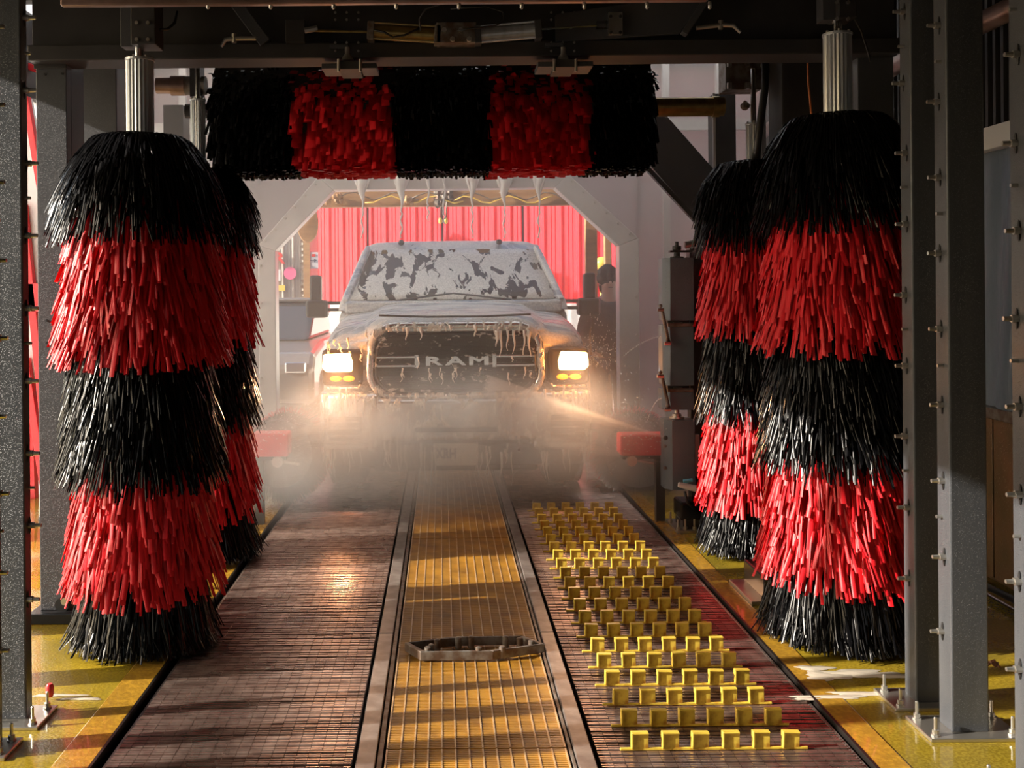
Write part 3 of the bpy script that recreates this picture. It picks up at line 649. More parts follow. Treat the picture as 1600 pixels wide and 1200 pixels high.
# ================================================================== POSTS
def post(name, label, x0, y0, w_, d_, inner, ztop=3.55, group=None, clips=True, ph=0.0, bp=(0.33, 0.2)):
    th = thing(name, label, 'post', (x0, y0, 0), 0, group)
    part(MB().box(x0, x0 + w_, y0, y0 + d_, 0.012, ztop), 'column', M['grey_post'], th, bevel=0.006)
    cx, cy = x0 + w_ / 2, y0 + d_ / 2
    pl = part(MB().box(cx - bp[0] / 2, cx + bp[0] / 2, cy - bp[1] / 2, cy + bp[1] / 2, 0.0, 0.014), 'base_plate', M['bolt'], th, bevel=0.003)
    for sx in (-1, 1):
        for sy in (-1, 1):
            q = (cx + sx * (bp[0] / 2 - .03), cy + sy * (bp[1] / 2 - .03), 0.014)
            part(MB().lathe([(0.016, 0), (0.016, 0.005), (0.012, 0.006), (0.012, 0.02), (0.006, 0.021), (0.006, 0.06), (0.004, 0.063)], q, 8), 'anchor_bolt', M['bolt'], pl)
    if clips:
        xi = x0 if inner < 0 else x0 + w_
        z = 0.35 + ph; k = 0
        while z < ztop - 0.3:
            yc = y0 + d_ * 0.5 + random.uniform(-.012, .012)
            if k % 3 == 2:
                part(MB().tube([(xi - .002 * inner, yc, z), (xi + .022 * inner, yc, z)], 0.006, 8), 'stud', M['bolt'], th)
                z += 0.13
            else:
                c_ = MB().tube([(xi - .002 * inner, yc, z), (xi + .02 * inner, yc, z), (xi + .02 * inner, yc, z), (xi + .045 * inner, yc, z)], [0.012, 0.012, 0.008, 0.007], 8)
                cl = part(c_, 'clip', M['bolt'], th)
                part(MB().ball((xi + .003 * inner, yc, z), (0.004, 0.007, 0.034), 8, 6), 'slot', M['black'], cl)
                z += 0.27 if k % 3 == 0 else 0.14
            k += 1
    return th
XR = 1.775
post('frame_post', 'grey steel post on the right, second from the right frame edge, nearer bolted plate', XR + 0.006, 3.60, 0.132, 0.095, -1, ph=0.0, group='right bay posts')
post('frame_post', 'grey steel post on the right just behind the right front brush edge', XR, 3.86, 0.132, 0.095, -1, ph=0.12, group='right bay posts')
post('frame_post', 'grey steel post cut off by the right edge of the picture', XR + 0.0, 3.10, 0.132, 0.095, -1, ph=0.05, group='right bay posts')
post('frame_post', 'grey steel post at the far left, between picture edge and gantry leg', X(41, 3.78, 1100) - .132, 3.78, 0.132, 0.06, 1, ph=0.1, bp=(0.27, 0.2), group='left bay posts')
post('frame_post', 'grey steel post cut off by the left edge of the picture', X(-14, 3.5, 1150) - .132, 3.50, 0.132, 0.095, 1, ph=0.0, bp=(0.25, 0.16), group='left bay posts')
# further posts of the same left frame, outside the picture, whose shadows stripe the floor
for k, (x_, y_) in enumerate(((-2.75, 3.95), (-2.75, 3.0), (-2.75, 4.62))):
    post('frame_post', ['grey outer post of the left bay, middle', 'grey outer post of the left bay, nearest', 'grey outer post of the left bay, furthest'][k], x_, y_, 0.13, 0.16, 1, clips=False, group='left outer posts', ztop=3.1)
rf = MB().lathe([(0.012, 0), (0.016, 0.01), (0.016, 0.04), (0.01, 0.05)], (X(66, 3.95), 3.99, 0.014), 12).build('pipe_fitting', M['red_paint'], None, smooth='auto'); tag(rf, 'small red pipe fitting at the foot of the left post', 'fitting')

# ================================================================== FRONT GANTRY (D ~ 4.95)
def gantry():
    D = 4.9
    th = thing('wash_gantry', 'dark steel gantry crossing the top of the picture, carrying the front brushes', 'gantry', (0.1, D, 0))
    # legs
    xl0, xl1 = X(60, 4.96, 600), X(108, 4.96, 600); zb = 0.0
    for (a, b, inner) in ((xl0, xl1, 1), (X(1340, 4.96, 100), X(1396, 4.96, 100), -1)):
        lg = part(MB().box(a, b, 4.96, 5.02, 0.05, 3.5), 'leg', M['steel'], th, bevel=0.004)
        xi = b if inner > 0 else a
        part(MB().box(min(xi - .012 * inner, xi), max(xi - .012 * inner, xi), 5.02, 5.20, 0.05, 3.5), 'leg_flange', M['steel'], th, bevel=0.003)
        part(MB().box(a - .04, b + .04, 4.90, 5.26, 0.0, 0.05), 'foot', M['black'], th, bevel=0.004)
        for (px, py) in ((73, 501), (73, 536), (74, 570), (70, 116), (97, 115)):
            if inner > 0:
                p = at(px, py, 4.955); part(MB().lathe([(0.006, -.002), (0.006, .004)], p, 8, 'y'), 'bolt_hole', M['black'], lg)
        if inner > 0:
            p = at(97, 945, 4.95); part(MB().lathe([(0.034, -.003), (0.034, .004)], p, 24, 'y'), 'round_hole', M['black'], lg)
            p2 = at(101, 940, 4.945); part(MB().lathe([(0.018, -.003), (0.018, .004)], p2, 16, 'y'), 'hole_glint', M['bolt'], lg)
            part(MB().box(a - 0.004, b + 0.004, 4.945, 4.962, Z(102, 4.95), 3.5), 'cover_plate', M['steel_dark'], th, bevel=0.002)
    # crossbeam
    z0, z1 = Z(92, D, 690), 3.25
    part(MB().box(xl0, X(1396, 4.96), D + 0.02, D + 0.10, z0 + 0.07, z1), 'crossbeam_web', M['steel_dark'], th, bevel=0.004)
    part(MB().box(xl0, X(1396, 4.96), D - 0.04, D + 0.16, z0, z0 + 0.075), 'crossbeam', M['steel_dark'], th, bevel=0.006)
    # diagonal brace
    part(MB().bar(at(350, -20, D - .04), at(415, 68, D - .04), 0.055, 0.04), 'brace', M['steel'], th, bevel=0.003)
    # tilted lighter plate
    part(MB().prism([at(868, 22, D - .05), at(1110, -14, D - .05), at(1062, 52, D - .05), at(868, 66, D - .05)], (0, 0.03, 0)), 'gusset_plate', M['steel'], th, bevel=0.003)
    part(MB().bar(at(1112, -14, D - .07), at(1068, 54, D - .07), 0.03, 0.05), 'brace', M['steel'], th, bevel=0.003)
    # pneumatic cylinders
    def ram(p0, p1, p2, p3, ma, nm):
        g = MB(); g.tube([at(*p0, D - .1), at(*p1, D - .1)], 0.006, 8); r = part(g, 'piston_rod', M['brass'] if ma is M['brass'] else M['chrome'], th, smooth='auto')
        a, b = at(*p2, D - .1), at(*p3, D - .1)
        g = MB(); g.tube([a, b], 0.036, 18); cy = part(g, nm, ma, th, smooth='auto')
        for q in (a, b): part(MB().bar(q - (b - a).normalized() * .016, q + (b - a).normalized() * .016, 0.085, 0.08), 'end_block', M['rust'] if ma is M['brass'] else M['steel'], cy, bevel=.003)
        for dz in (-.036, .036):
            part(MB().tube([a + Vector((0, -.03, dz)), b + Vector((0, -.03, dz))], 0.005, 6), 'tie_rod', ma, cy)
    ram((492, 48), (575, 50), (580, 50), (684, 56), M['brass'], 'air_cylinder')
    ram((932, 40), (845, 46), (840, 48), (746, 56), M['alu'], 'air_cylinder')
    part(MB().box(at(682, 62, D - .1).x, at(744, 62, D - .1).x, D - .14, D - .04, Z(70, D - .1), Z(38, D - .1)), 'valve_block', M['rust'], th, bevel=.004)
    for k in range(4):
        part(MB().lathe([(0.012, -.02), (0.012, .0)], at(694 + k * 13, 48 + (k % 2) * 14, D - .14), 8, 'y'), 'valve_port', M['bolt'], th)
    g = MB(); a = at(932, 40, D - .1); 
    for dz in (-.016, .016): g.box(a.x, a.x + .05, a.y - .01, a.y + .01, a.z + dz - .004, a.z + dz + .004)
    g.box(a.x, a.x + .008, a.y - .01, a.y + .01, a.z - .018, a.z + .018); g.box(a.x + .044, a.x + .052, a.y - .01, a.y + .01, a.z - .018, a.z + .018)
    part(g, 'clevis', M['chrome'], th)
    mp_ = part(MB().box(at(951, 38, D - .08).x, at(973, 38, D - .08).x, D - .08, D - .05, Z(56, D - .08), Z(21, D - .08)), 'mount_plate', M['bolt'], th, bevel=.002)
    for (dx, dy) in ((954, 26), (969, 26), (954, 51), (969, 51)): part(MB().lathe([(0.008, -.01), (0.008, 0)], at(dx, dy, D - .08), 6, 'y'), 'plate_bolt', M['steel_dark'], mp_)
    part(MB().box(at(446, 35, D - .08).x, at(476, 35, D - .08).x, D - .08, D - .04, Z(64, D - .08), Z(28, D - .08)), 'mount_plate', M['steel_dark'], th, bevel=.003)
    part(MB().tube([at(476, 48, D - .1), at(496, 44, D - .1)], 0.014, 8), 'rod_end', M['bolt'], th)
    # bearing mounts at bottom flange
    for cx in (545, 882):
        mb = part(MB().box(at(cx - 42, 102, D - .06).x, at(cx + 44, 102, D - .06).x, D - .08, D + .1, Z(107, D - .06), Z(99, D - .06)), 'bearing_mount', M['steel'], th, bevel=.003)
        part(MB().box(at(cx - 16, 102, D - .1).x, at(cx + 18, 102, D - .1).x, D - .12, D + .1, Z(108, D - .1), Z(95, D - .1)), 'bearing_block', M['steel_dark'], mb, bevel=.004)
        part(MB().lathe([(.03, 0), (.02, .02), (.012, .03), (.012, .06)], at(cx - 2, 94, D - .1), 12), 'bearing_cap', M['bolt'], mb, smooth='auto')
        for dx in (-16, 18):
            part(MB().tube([at(cx + dx, 92, D - .13), at(cx + dx, 112, D - .13)], .007, 8), 'hanger_bolt', M['bolt'], mb)
        part(MB().box(at(cx - 30, 74, D - .06).x, at(cx - 2, 74, D - .06).x, D - .06, D - .03, Z(79, D), Z(73, D)), 'tab', M['steel'], mb)
        for j in range(6):
            part(MB().lathe([(.006, -.008), (.006, 0)], at(cx - 23 + j % 3 * 18 + 2, 67 + (j // 3) * 13, D - .045), 6, 'y'), 'flange_bolt', M['bolt'], mb)
            part(MB().lathe([(.006, -.008), (.006, 0)], at(cx - 23 + j % 3 * 18 + 2, 20 + (j // 3) * 11, D - .02), 6, 'y'), 'flange_bolt', M['bolt'], mb)
    # pipe elbows / spray nozzles on the beam
    for pts in (((400, 60), (366, 60), (352, 62), (346, 73)), ((1088, 44), (1126, 39), (1146, 40), (1157, 51))):
        e = part(MB().tube([at(a, b, D - .12) for a, b in pts], [0.010, 0.011, 0.010, 0.007], 10), 'nozzle_pipe', M['bolt'], th, smooth='auto')
        a, b = pts[1]; part(MB().tube([at(a, b - 7, D - .12), at(a, b + 7, D - .12)], .012, 8), 'nozzle_clamp', M['bolt'], e)
    # thin hoses
    part(MB().tube([at(657, 48, D - .16), at(655, 30, D - .16), at(665, 14, D - .16), at(690, 6, D - .16), at(760, 4, D - .16)], .004, 6), 'air_hose', M['steel'], th, smooth=True)
    part(MB().tube([at(704, 14, D - .16), at(760, 10, D - .16), at(786, 18, D - .16), at(788, 32, D - .16), at(775, 40, D - .16), at(740, 44, D - .16), at(715, 48, D - .16)], .004, 6), 'air_hose', M['black'], th, smooth=True)
    part(MB().tube([at(584, 47, D - .15), at(600, 50, D - .15), at(614, 58, D - .15), at(632, 55, D - .15), at(656, 44, D - .15)], .005, 6), 'air_hose', M['black'], th, smooth=True)
    # hangers for the front brushes
    YB = 4.65
    for (xa, xb, pz) in ((190, 248, 70), (1283, 1331, 38)):
        p = part(MB().box(at(xa + 20, 35, YB).x, at(xb, 35, YB).x, YB - .06, YB + .08, Z(pz, YB), 3.2), 'brush_hanger', M['steel_dark'], th, bevel=.004)
        part(MB().box(at(xa, 35, YB).x, at(xa + 22, 35, YB).x, YB - .02, YB + .06, Z(pz, YB), 3.2), 'hanger_plate', M['steel'], th, bevel=.003)
        for (dx, dy) in ((10, 8), (32, 8), (10, 34), (32, 34)):
            part(MB().lathe([(.009, -.01), (.009, 0)], at(xa + 16 + dx * .8, pz - dy + 0, YB - .06), 6, 'y'), 'hanger_bolt', M['bolt'], p)
        part(MB().box(at(xa + 10, 35, YB).x, at(xb, 35, YB).x, YB - .04, D + .1, 3.1, 3.25), 'hanger_arm', M['steel_dark'], th, bevel=.004)
    part(MB().tube([at(248, 46, 4.66), at(262, 46, 4.7), at(273, 36, 4.7), at(277, 18, 4.75)], .006, 6), 'cable', M['black'], th, smooth=True)
    part(MB().tube([at(1331, 8, 4.66), at(1332, 22, 4.68), at(1346, 48, 4.7), at(1358, 86, 4.8), at(1360, 96, 4.8)], .005, 6), 'cable', M['black'], th, smooth=True)
gantry()
# spray manifold at the very top with nozzles
mf = thing('spray_manifold', 'brown spray pipe with small hanging nozzles along the top edge of the picture', 'pipe', (0, 4.2, 3))
D = 4.2; z = Z(2, D)
part(MB().box(X(100, D), X(1110, D), D - .02, D + .02, Z(6, D), Z(-18, D)), 'pipe', M['copper'], mf, bevel=.008)
for k in range(9):
    px = 325 + k * 98; p = at(px, 8, D)
    part(MB().lathe([(.004, -.016), (.008, -.012), (.009, .006), (.006, .016)], p, 8), 'nozzle', M['bolt'], mf, smooth='auto')
for sx, px in ((-1, 112), (1, 1098)): part(MB().box(X(px, D) - .02, X(px, D) + .02, D - .02, D + .02, Z(-14, D), 3.56), 'hanger', M['steel_dark'], mf)

# ================================================================== REAR GANTRY (D ~ 6)
def rear_gantry():
    th = thing('rear_gantry', 'dark rear gantry frame with diagonal corner brace behind the brushes', 'gantry', (0.1, 6.6, 0))
    for (a, b) in ((120, 182), (1222, 1290)):
        part(MB().box(X(a, 5.95, 150), X(b, 5.95, 150), 5.95, 6.2, 0.0, 3.4), 'leg', M['steel'] if a < 500 else M['steel_dark'], th, bevel=.005)
    D = 7.0
    part(MB().box(at(1115, 200, D).x, at(1150, 200, D).x, D, D + .15, Z(355, D), Z(150, D)), 'column', M['steel_dark'], th, bevel=.004)
    part(MB().box(at(1113, 200, D).x, at(1117, 200, D).x, D - .02, D, Z(355, D), Z(150, D)), 'column_edge', M['arch'], th)
    part(MB().box(at(1000, 200, D).x, at(1150, 200, D).x, D + .001, D + .14, Z(180, D), Z(155, D)), 'crossbar', M['steel_dark'], th, bevel=.004)
    part(MB().prism([at(1000, 165, D - .03), at(1028, 165, D - .03), at(1140, 292, D - .03), at(1140, 360, D - .03), at(1085, 340, D - .03), at(1000, 240, D - .03)], (0, .12, 0)), 'corner_brace', M['steel'], th, bevel=.005)
    part(MB().bar(at(1010, 262, D - .06), at(1092, 350, D - .06), .03, .05), 'brace_lip', M['black'], th)
    part(MB().box(at(1115, 355, D).x, at(1160, 355, D).x, D, D + .16, 0, Z(345, D)), 'lower_column', M['steel_dark'], th)
    # dark panels further back
    part(MB().box(at(255, 200, 7.4).x, at(286, 200, 7.4).x, 7.4, 7.6, 0, Z(160, 7.4)), 'column', M['steel_dark'], th, bevel=.004)
    part(MB().box(at(1216, 200, 6.6).x, at(1240, 200, 6.6).x, 6.6, 6.7, 0, 3.4), 'column', M['steel_dark'], th, bevel=.004)
    part(MB().box(at(1190, 200, 6.8).x, at(1197, 200, 6.8).x, 6.8, 6.84, 0, 3.3), 'pole', M['bolt'], th)
    # top beam and axle carriers
    part(MB().box(X(120, 5.95), X(1290, 5.95), 5.95, 6.15, 3.2, 3.4), 'crossbeam', M['steel_dark'], th, bevel=.004)
    p = part(MB().box(at(1128, 120, 6.3).x, at(1184, 120, 6.3).x, 6.22, 6.38, Z(148, 6.3), Z(88, 6.3)), 'bearing_carrier', M['rust'], th, bevel=.005)
    for (a, b) in ((1140, 103), (1168, 103), (1140, 138), (1168, 138)):
        s_ = part(MB().box(at(a - 3, b, 6.2).x, at(a + 3, b, 6.2).x, 6.19, 6.22, Z(b + 5, 6.2), Z(b - 5, 6.2)), 'carrier_plate', M['bolt'], p)
    part(MB().box(at(1140, 120, 6.3).x, at(1172, 120, 6.3).x, 6.24, 6.36, Z(90, 6.3), 3.25), 'carrier_post', M['steel_dark'], th)
    part(MB().box(at(300, 120, 6.3).x, at(316, 120, 6.3).x, 6.24, 6.36, Z(150, 6.3), 3.25), 'carrier_post', M['steel_dark'], th)
    # copper motor on the left
    part(MB().tube([at(245, 134, 6.3), at(272, 134, 6.3)], .05, 16), 'motor_end', M['copper'], th, smooth='auto')
    part(MB().tube([at(268, 134, 6.3), at(290, 134, 6.3)], .062, 16), 'motor_flange', M['copper'], th, smooth='auto')
    part(MB().tube([at(288, 134, 6.3), at(322, 134, 6.3)], .058, 16), 'motor_body', M['rust'], th, smooth='auto')
    # black corrugated hose and orange hose
    part(MB().tube([at(1196, 90, 6.0), at(1195, 140, 6.0), at(1188, 190, 6.0), at(1180, 260, 6.0)], .022, 12), 'black_hose', M['black'], th, smooth=True)
    part(MB().tube([at(1262, 92, 5.7), at(1263, 130, 5.7), at(1269, 190, 5.7)], .006, 8), 'orange_hose', M['orange_hose'], th, smooth=True)
    for (a, b) in ((1165, 165), (1195, 100), (1225, 135)):
        part(MB().ball(at(a, b, 6.1), .028, 8, 6, .2), 'fitting', M['rust'], th)
    part(MB().box(at(1190, 200, 6.4).x - .15, at(1190, 200, 6.4).x + .05, 6.4, 6.45, 2.9, 3.2), 'junction_plate', M['rust'], th)
rear_gantry()

# top brush
def top_brush():
    D = 6.3; x0, x1 = X(322, 5.95, 180), X(1030, 5.95, 180); zc = 2.70
    th = thing('top_brush', 'wide horizontal overhead brush with alternating black and dark red bands', 'brush', ((x0 + x1) / 2, D, zc))
    cx = th.location.x
    c = MB(); c.lathe([(.05, x0 - cx), (.3, x0 - cx + .02), (.3, x1 - cx - .02), (.05, x1 - cx)], (0, 0, 0), 20, 'x'); c.build('core', M['black'], th)
    part(MB().tube([(x1 - .1, D, zc), (at(1130, 128, D).x, D, zc)], .058, 24), 'axle_sleeve', M['brass'], th, smooth='auto')
    part(MB().tube([(at(1112, 128, D).x, D, zc), (at(1123, 128, D).x, D, zc)], .064, 24), 'sleeve_collar', M['brass'], th, smooth='auto')
    part(MB().tube([(at(290, 128, D).x, D, zc), (x0 + .1, D, zc)], .045, 16), 'axle', M['steel_dark'], th, smooth='auto')
    edges = [324, 457, 612, 768, 925, 1028]; zbot = Z(277, 6.55) - zc
    for k in range(5):
        a, b = X(edges[k], 5.95, 180) - cx, X(edges[k + 1], 5.95, 180) - cx; red = k % 2
        n = int((b - a) * (3000 if red else 5200)); g_ = RNG; Sg = 6
        th_ = g_.uniform(-0.25 * PI, 1.25 * PI, n); R = g_.uniform(.33, .42, n)   # angle from front(-y)=.5pi? use full wrap
        ang = g_.uniform(0, 2 * PI, n); s = np.linspace(0, 1, Sg)[None, :]
        r = .12 + (R - .12)[:, None] * s ** .7
        y = -np.cos(ang)[:, None] * r; z = np.sin(ang)[:, None] * r - (.13 * g_.uniform(.7, 1.4, n))[:, None] * s ** 2.2
        z = np.maximum(z, zbot + g_.uniform(-.012, .02, n)[:, None])
        xx = g_.uniform(a, b, n)[:, None] + g_.normal(0, .011, n)[:, None] * s ** 2
        P = np.stack([xx + 0 * s, y, z], -1)
        tw = g_.normal(0, .35, n); sd = np.stack([np.cos(tw), np.sin(tw), 0 * tw], -1)
        wd = g_.uniform(.026, .05, n) if red else g_.uniform(.012, .02, n)
        nm = np.stack([0 * tw, -np.sign(np.cos(ang)), 0 * tw], -1); fo = nm * (wd * .15)[:, None]
        o = ribbons('bristle_band', M['red_strip'] if red else M['black_strip'], P, sd, wd, fo, th)
        o['label'] = 'dark red bristles' if red else 'black bristles'
top_brush()

# vertical brushes
def zz(py, s=344.): return CH + (455 - py) / s
FY = 4.65
vertical_brush('vertical_brush', 'large red and black hanging brush in the left foreground', X(222, FY, 500), FY, zz(210),
               [(zz(210), zz(375), 'black', 1.06), (zz(375), zz(563), 'red', 1.03), (zz(563), zz(748), 'black', .99), (zz(748), zz(912), 'red', .93), (zz(912), 0.02, 'black', .88)], .375, 3300, .062, (2.2, Z(92, FY)), 3.0, group='vertical wash brushes')
vertical_brush('vertical_brush', 'large red and black hanging brush in the right foreground beside the posts', X(1312, FY, 500), FY, zz(188),
               [(zz(188), zz(370), 'black'), (zz(370), zz(552), 'red'), (zz(552), zz(735), 'black'), (zz(735), zz(905), 'red'), (zz(905), 0.02, 'black')], .365, 3300, .062, (2.2, Z(62, FY)), 3.0, group='vertical wash brushes', lean=.1)
BY = 6.15
def zb(py): return Z(py, BY)
vertical_brush('vertical_brush', 'dark rear brush half hidden behind the left foreground brush', X(312, BY, 500), BY, zb(262),
               [(zb(262), zb(395), 'black'), (zb(395), zb(535), 'red'), (zb(535), zb(665), 'black'), (zb(665), zb(800), 'red'), (zb(800), 0.02, 'black')], .36, 2300, .045, (2.0, Z(155, BY)), 3.2, group='vertical wash brushes')
vertical_brush('vertical_brush', 'narrower rear brush half hidden behind the right foreground brush', X(1180, BY, 500), BY, zb(258),
               [(zb(258), zb(400), 'black'), (zb(400), zb(532), 'red'), (zb(532), zb(660), 'black'), (zb(660), zb(795), 'red'), (zb(795), 0.02, 'black')], .35, 2300, .045, (2.0, Z(200, BY)), 2.9, group='vertical wash brushes')

# low rocker brushes
def low_brush(label, px, py, D, R, redtop):
    c = at(px, py, D); th = thing('rocker_brush', label, 'brush', tuple(c))
    part(MB().lathe([(.05, -.3), (R * .75, -.28), (R * .75, .28), (.05, .3)], c, 18, 'y'), 'core', M['black'], th)
    for red in (0, 1):
        n = 2600 if not red else 1200; g_ = RNG; ang = g_.uniform(0, 2 * PI, n); s = np.linspace(0, 1, 4)[None, :]
        r = .06 + (R * g_.uniform(.85, 1.0, n) - .06 + (.015 if red else 0))[:, None] * s
        yy = g_.uniform(-.3, .1, n)[:, None] + 0 * s if not red else g_.uniform(.1, .32, n)[:, None] + 0 * s
        P = np.stack([r * np.cos(ang)[:, None] + .03 * s ** 2, yy, r * np.sin(ang)[:, None] - .05 * s ** 2], -1)
        sd = np.tile(np.array([[0, 1., 0]]), (n, 1)); wd = g_.uniform(.012, .02, n)
        o = ribbons('bristle_band', M['red_strip'] if red else M['black_strip'], P, sd, wd, np.stack([np.cos(ang), 0 * ang, np.sin(ang)], -1) * .003, th)
        o['label'] = 'red bristles' if red else 'black bristles'
    part(MB().bar((c.x, D + .25, 0), (c.x, D + .25, c.z), .08, .08), 'stand', M['steel_dark'], th)
low_brush('low black and red side brush left of the truck bumper', 444, 700, 7.7, .33, True)
low_brush('low dark side brush right of the truck bumper', 988, 700, 8.3, .36, True)

# red foam guide blocks with nozzle
def guide(label, pa, pb, D, sgn):
    p, q = at(*pa, D), at(*pb, D); th = thing('foam_guide', label, 'guide', (p.x, D, 0))
    part(MB().box(p.x, q.x, D, D + .18, q.z, p.z), 'foam_block', M['red_paint'], th, bevel=.012)
    part(MB().box(p.x + .02, q.x - .02, D + .04, D + .14, q.z - .03, q.z), 'bracket', M['steel_dark'], th, bevel=.004)
    c = Vector((p.x + (.075 if sgn > 0 else q.x - p.x - .075), D + .03, q.z - .035)); part(MB().lathe([(.035, -.03), (.04, -.01), (.02, 0)], c, 14, 'y'), 'bearing', M['bolt'], th, smooth='auto')
    part(MB().tube([c + Vector((.03, -.01, 0)), c + Vector((.15, -.01, -.02))], .01, 8), 'lever', M['bolt'], th)
    xx = q.x - .04 if sgn > 0 else p.x + .04
    part(MB().box(xx - .03, xx + .03, D + .06, D + .12, 0, q.z - .02), 'stand', M['steel_dark'], th)
guide('red foam guide block on the right below the spray jet', (970, 680), (1044, 712), 6.9, 1)
guide('red foam guide block at the foot of the left rear brush', (392, 678), (450, 714), 6.9, -1)

# nozzle tower on the right
def tower():
    D = 6.75; th = thing('nozzle_tower', 'stack of slate-grey steel boxes with spray nozzles, left of the right rear brush', 'sprayer', (X(1062, D), D, 0))
    def bx(x0, x1, y0, y1, nm, mt, d0=0, d1=.16, bev=.004): return part(MB().box(at(x0, y0, D).x, at(x1, y0, D).x, D + d0, D + d1, Z(y1, D), Z(y0, D)), nm, mt, th, bevel=bev)
    def cham(y0, y1, nm, xa=1037, xb=1084):
        z0, z1 = Z(y1, D), Z(y0, D); a, b = at(xa, y0, D).x, at(xb, y0, D).x
        return part(MB().prism([(a, D + .05, z0), (a + .042, D, z0), (b, D, z0), (b, D + .17, z0), (a, D + .17, z0)], (0, 0, z1 - z0)), nm, M['slate'], th, bevel=.003)
    cham(406, 504, 'box'); cham(511, 606, 'box'); cham(612, 644, 'box'); cham(660, 769, 'lower_box', 1040, 1086)
    for y in (504, 606):
        part(MB().tube([at(1043, y + 3.5, D - .005), at(1082, y + 3.5, D - .005)], .013, 8), 'hinge_rod', M['rust'], th)
        part(MB().tube([at(1052, y + 3.5, D + .01), at(1066, y + 3.5, D + .01)], .017, 8), 'hinge_knuckle', M['bolt'], th)
        part(MB().box(at(1046, y, D).x, at(1080, y, D).x, D + .05, D + .14, Z(y + 8, D), Z(y - 1, D)), 'spacer', M['steel_dark'], th)
    part(MB().lathe([(.05, 0), (.05, .012), (.03, .014), (.03, .03), (.016, .032), (.016, .07)], (at(1062, 659, D).x, D + .08, Z(659, D)), 14), 'swivel', M['bolt'], th, smooth='auto')
    part(MB().lathe([(.045, 0), (.045, .01), (.022, .012), (.022, .05), (.03, .055), (.03, .08), (.012, .085), (.012, .11)], (at(1062, 406, D).x, D + .08, Z(406, D)), 14), 'top_bearing', M['steel_dark'], th, smooth='auto')
    part(MB().box(at(1050, 395, D).x, at(1120, 395, D).x, D + .05, D + .11, Z(397, D), Z(394, D)), 'top_arm', M['steel_dark'], th)
    part(MB().tube([at(1070, 383, D), at(1095, 378, D)], .025, 10), 'top_valve', M['bolt'], th)
    for (a, b) in (((1034, 482), (1045, 535)), ((1034, 586), (1045, 638))):
        r = part(MB().tube([at(*a, D - .02), at(*b, D - .02)], .011, 8), 'nozzle_rod', M['rust'], th)
        for (x_, y_) in (a, b):
            part(MB().tube([at(x_ - 7, y_ + 2, D - .03), at(x_ + 3, y_ + 2, D - .03)], .013, 8), 'nozzle', M['bolt'], r)
            part(MB().ball(at(x_ - 2, y_ - 4, D - .03), .013, 7, 5), 'nozzle_nut', M['rust'], r)
    part(MB().ball(at(1040, 684, D - .0), .016, 8, 6), 'jet_tip', M['black'], th)
    for y in (697, 731): part(MB().ball(at(1039, y, D + .03), .012, 8, 6), 'side_bolt', M['rust'], th)
    # lower fittings
    bx(1084, 1096, 684, 750, 'white_bracket', M['white_panel'], .05, .1)
    part(MB().box(at(1086, 700, D).x, at(1112, 700, D).x, D + .1, D + .2, 0, Z(390, D)), 'support_post', M['steel_dark'], th, bevel=.004)
    v = part(MB().tube([at(1060, 757, D - .1), at(1072, 760, D - .1), at(1090, 764, D - .1)], [.016, .02, .022], 10), 'white_valve', M['white_panel'], th, smooth='auto')
    part(MB().tube([at(1068, 752, D - .12), at(1082, 750, D - .12)], .012, 8), 'blue_fitting', M['blue'], v)
    part(MB().tube([at(1070, 768, D - .1), at(1074, 785, D - .1), at(1090, 800, D - .1)], .009, 8), 'hose', M['black'], th, smooth=True)
    bx(1058, 1094, 784, 812, 'motor_housing', M['black_gloss'], -.1, .12, .015)
    part(MB().box(at(1050, 815, D).x, at(1100, 815, D).x, D - .14, D + .22, 0, .02), 'base_plate', M['bolt'], th, bevel=.003)
    part(MB().box(at(1062, 815, D).x, at(1094, 815, D).x, D - .1, D + .12, .0, Z(810, D)), 'pedestal', M['steel_dark'], th)
    for (x_, y_) in ((1053, -.12), (1064, -.12), (1078, -.12), (1053, .1)):
        part(MB().lathe([(.014, .02), (.014, .04), (.007, .042), (.007, .09)], (at(x_, 815, D).x, D + y_, 0), 8), 'anchor_bolt', M['bolt'], th)
M['slate'] = mat('slate_paint', (0.12, 0.155, 0.195), .4, 0, .5, noise=(5, (.10, .125, .155), .4, .7), drops=(140, .6))
tower()
# grey machine boxes on right floor
mb_ = thing('brush_foot', 'black foot block with steel plate left of the right foreground brush base', 'machine', (X(1205, 5.3), 5.2, 0))
part(MB().box(X(1185, 5.2), X(1212, 5.2), 5.15, 5.5, 0.0, .13), 'block', M['black_gloss'], mb_, bevel=.01)
part(MB().box(X(1170, 5.1), X(1200, 5.1), 5.1, 5.5, 0.0, .02), 'plate', M['bolt'], mb_, bevel=.003)

# suds, leaf, hose on the floor
def suds(label, cs):
    g = MB()
    for (px, py, rx, ry) in cs:
        u = py - VY; D = F * CH / u; c = Vector((X(px, D, py), D, 0.0))
        n = 26; vs = [c + Vector((0, 0, .006))]
        ring = []
        for k in range(n):
            t = 2 * PI * k / n; j = 1 + .22 * math.sin(3 * t + px) + .12 * math.sin(7 * t + py); ring.append(c + Vector((rx * math.cos(t) * j, ry * math.sin(t) * j, .0015)))
        mid = [c + (r - c) * .85 + Vector((0, 0, .0035)) for r in ring]
        vs = vs + mid + ring
        g.add(vs, [(0, 1 + k, 1 + (k + 1) % n) for k in range(n)] + [(1 + k, 1 + n + k, 1 + n + (k + 1) % n, 1 + (k + 1) % n) for k in range(n)])
    o = g.build('soap_suds', M['suds'], None, smooth=True); tag(o, label, 'suds')
M['suds'] = mat('suds', (.62, .56, .46), .25, coat=.4, bump=(60, .4, .003))
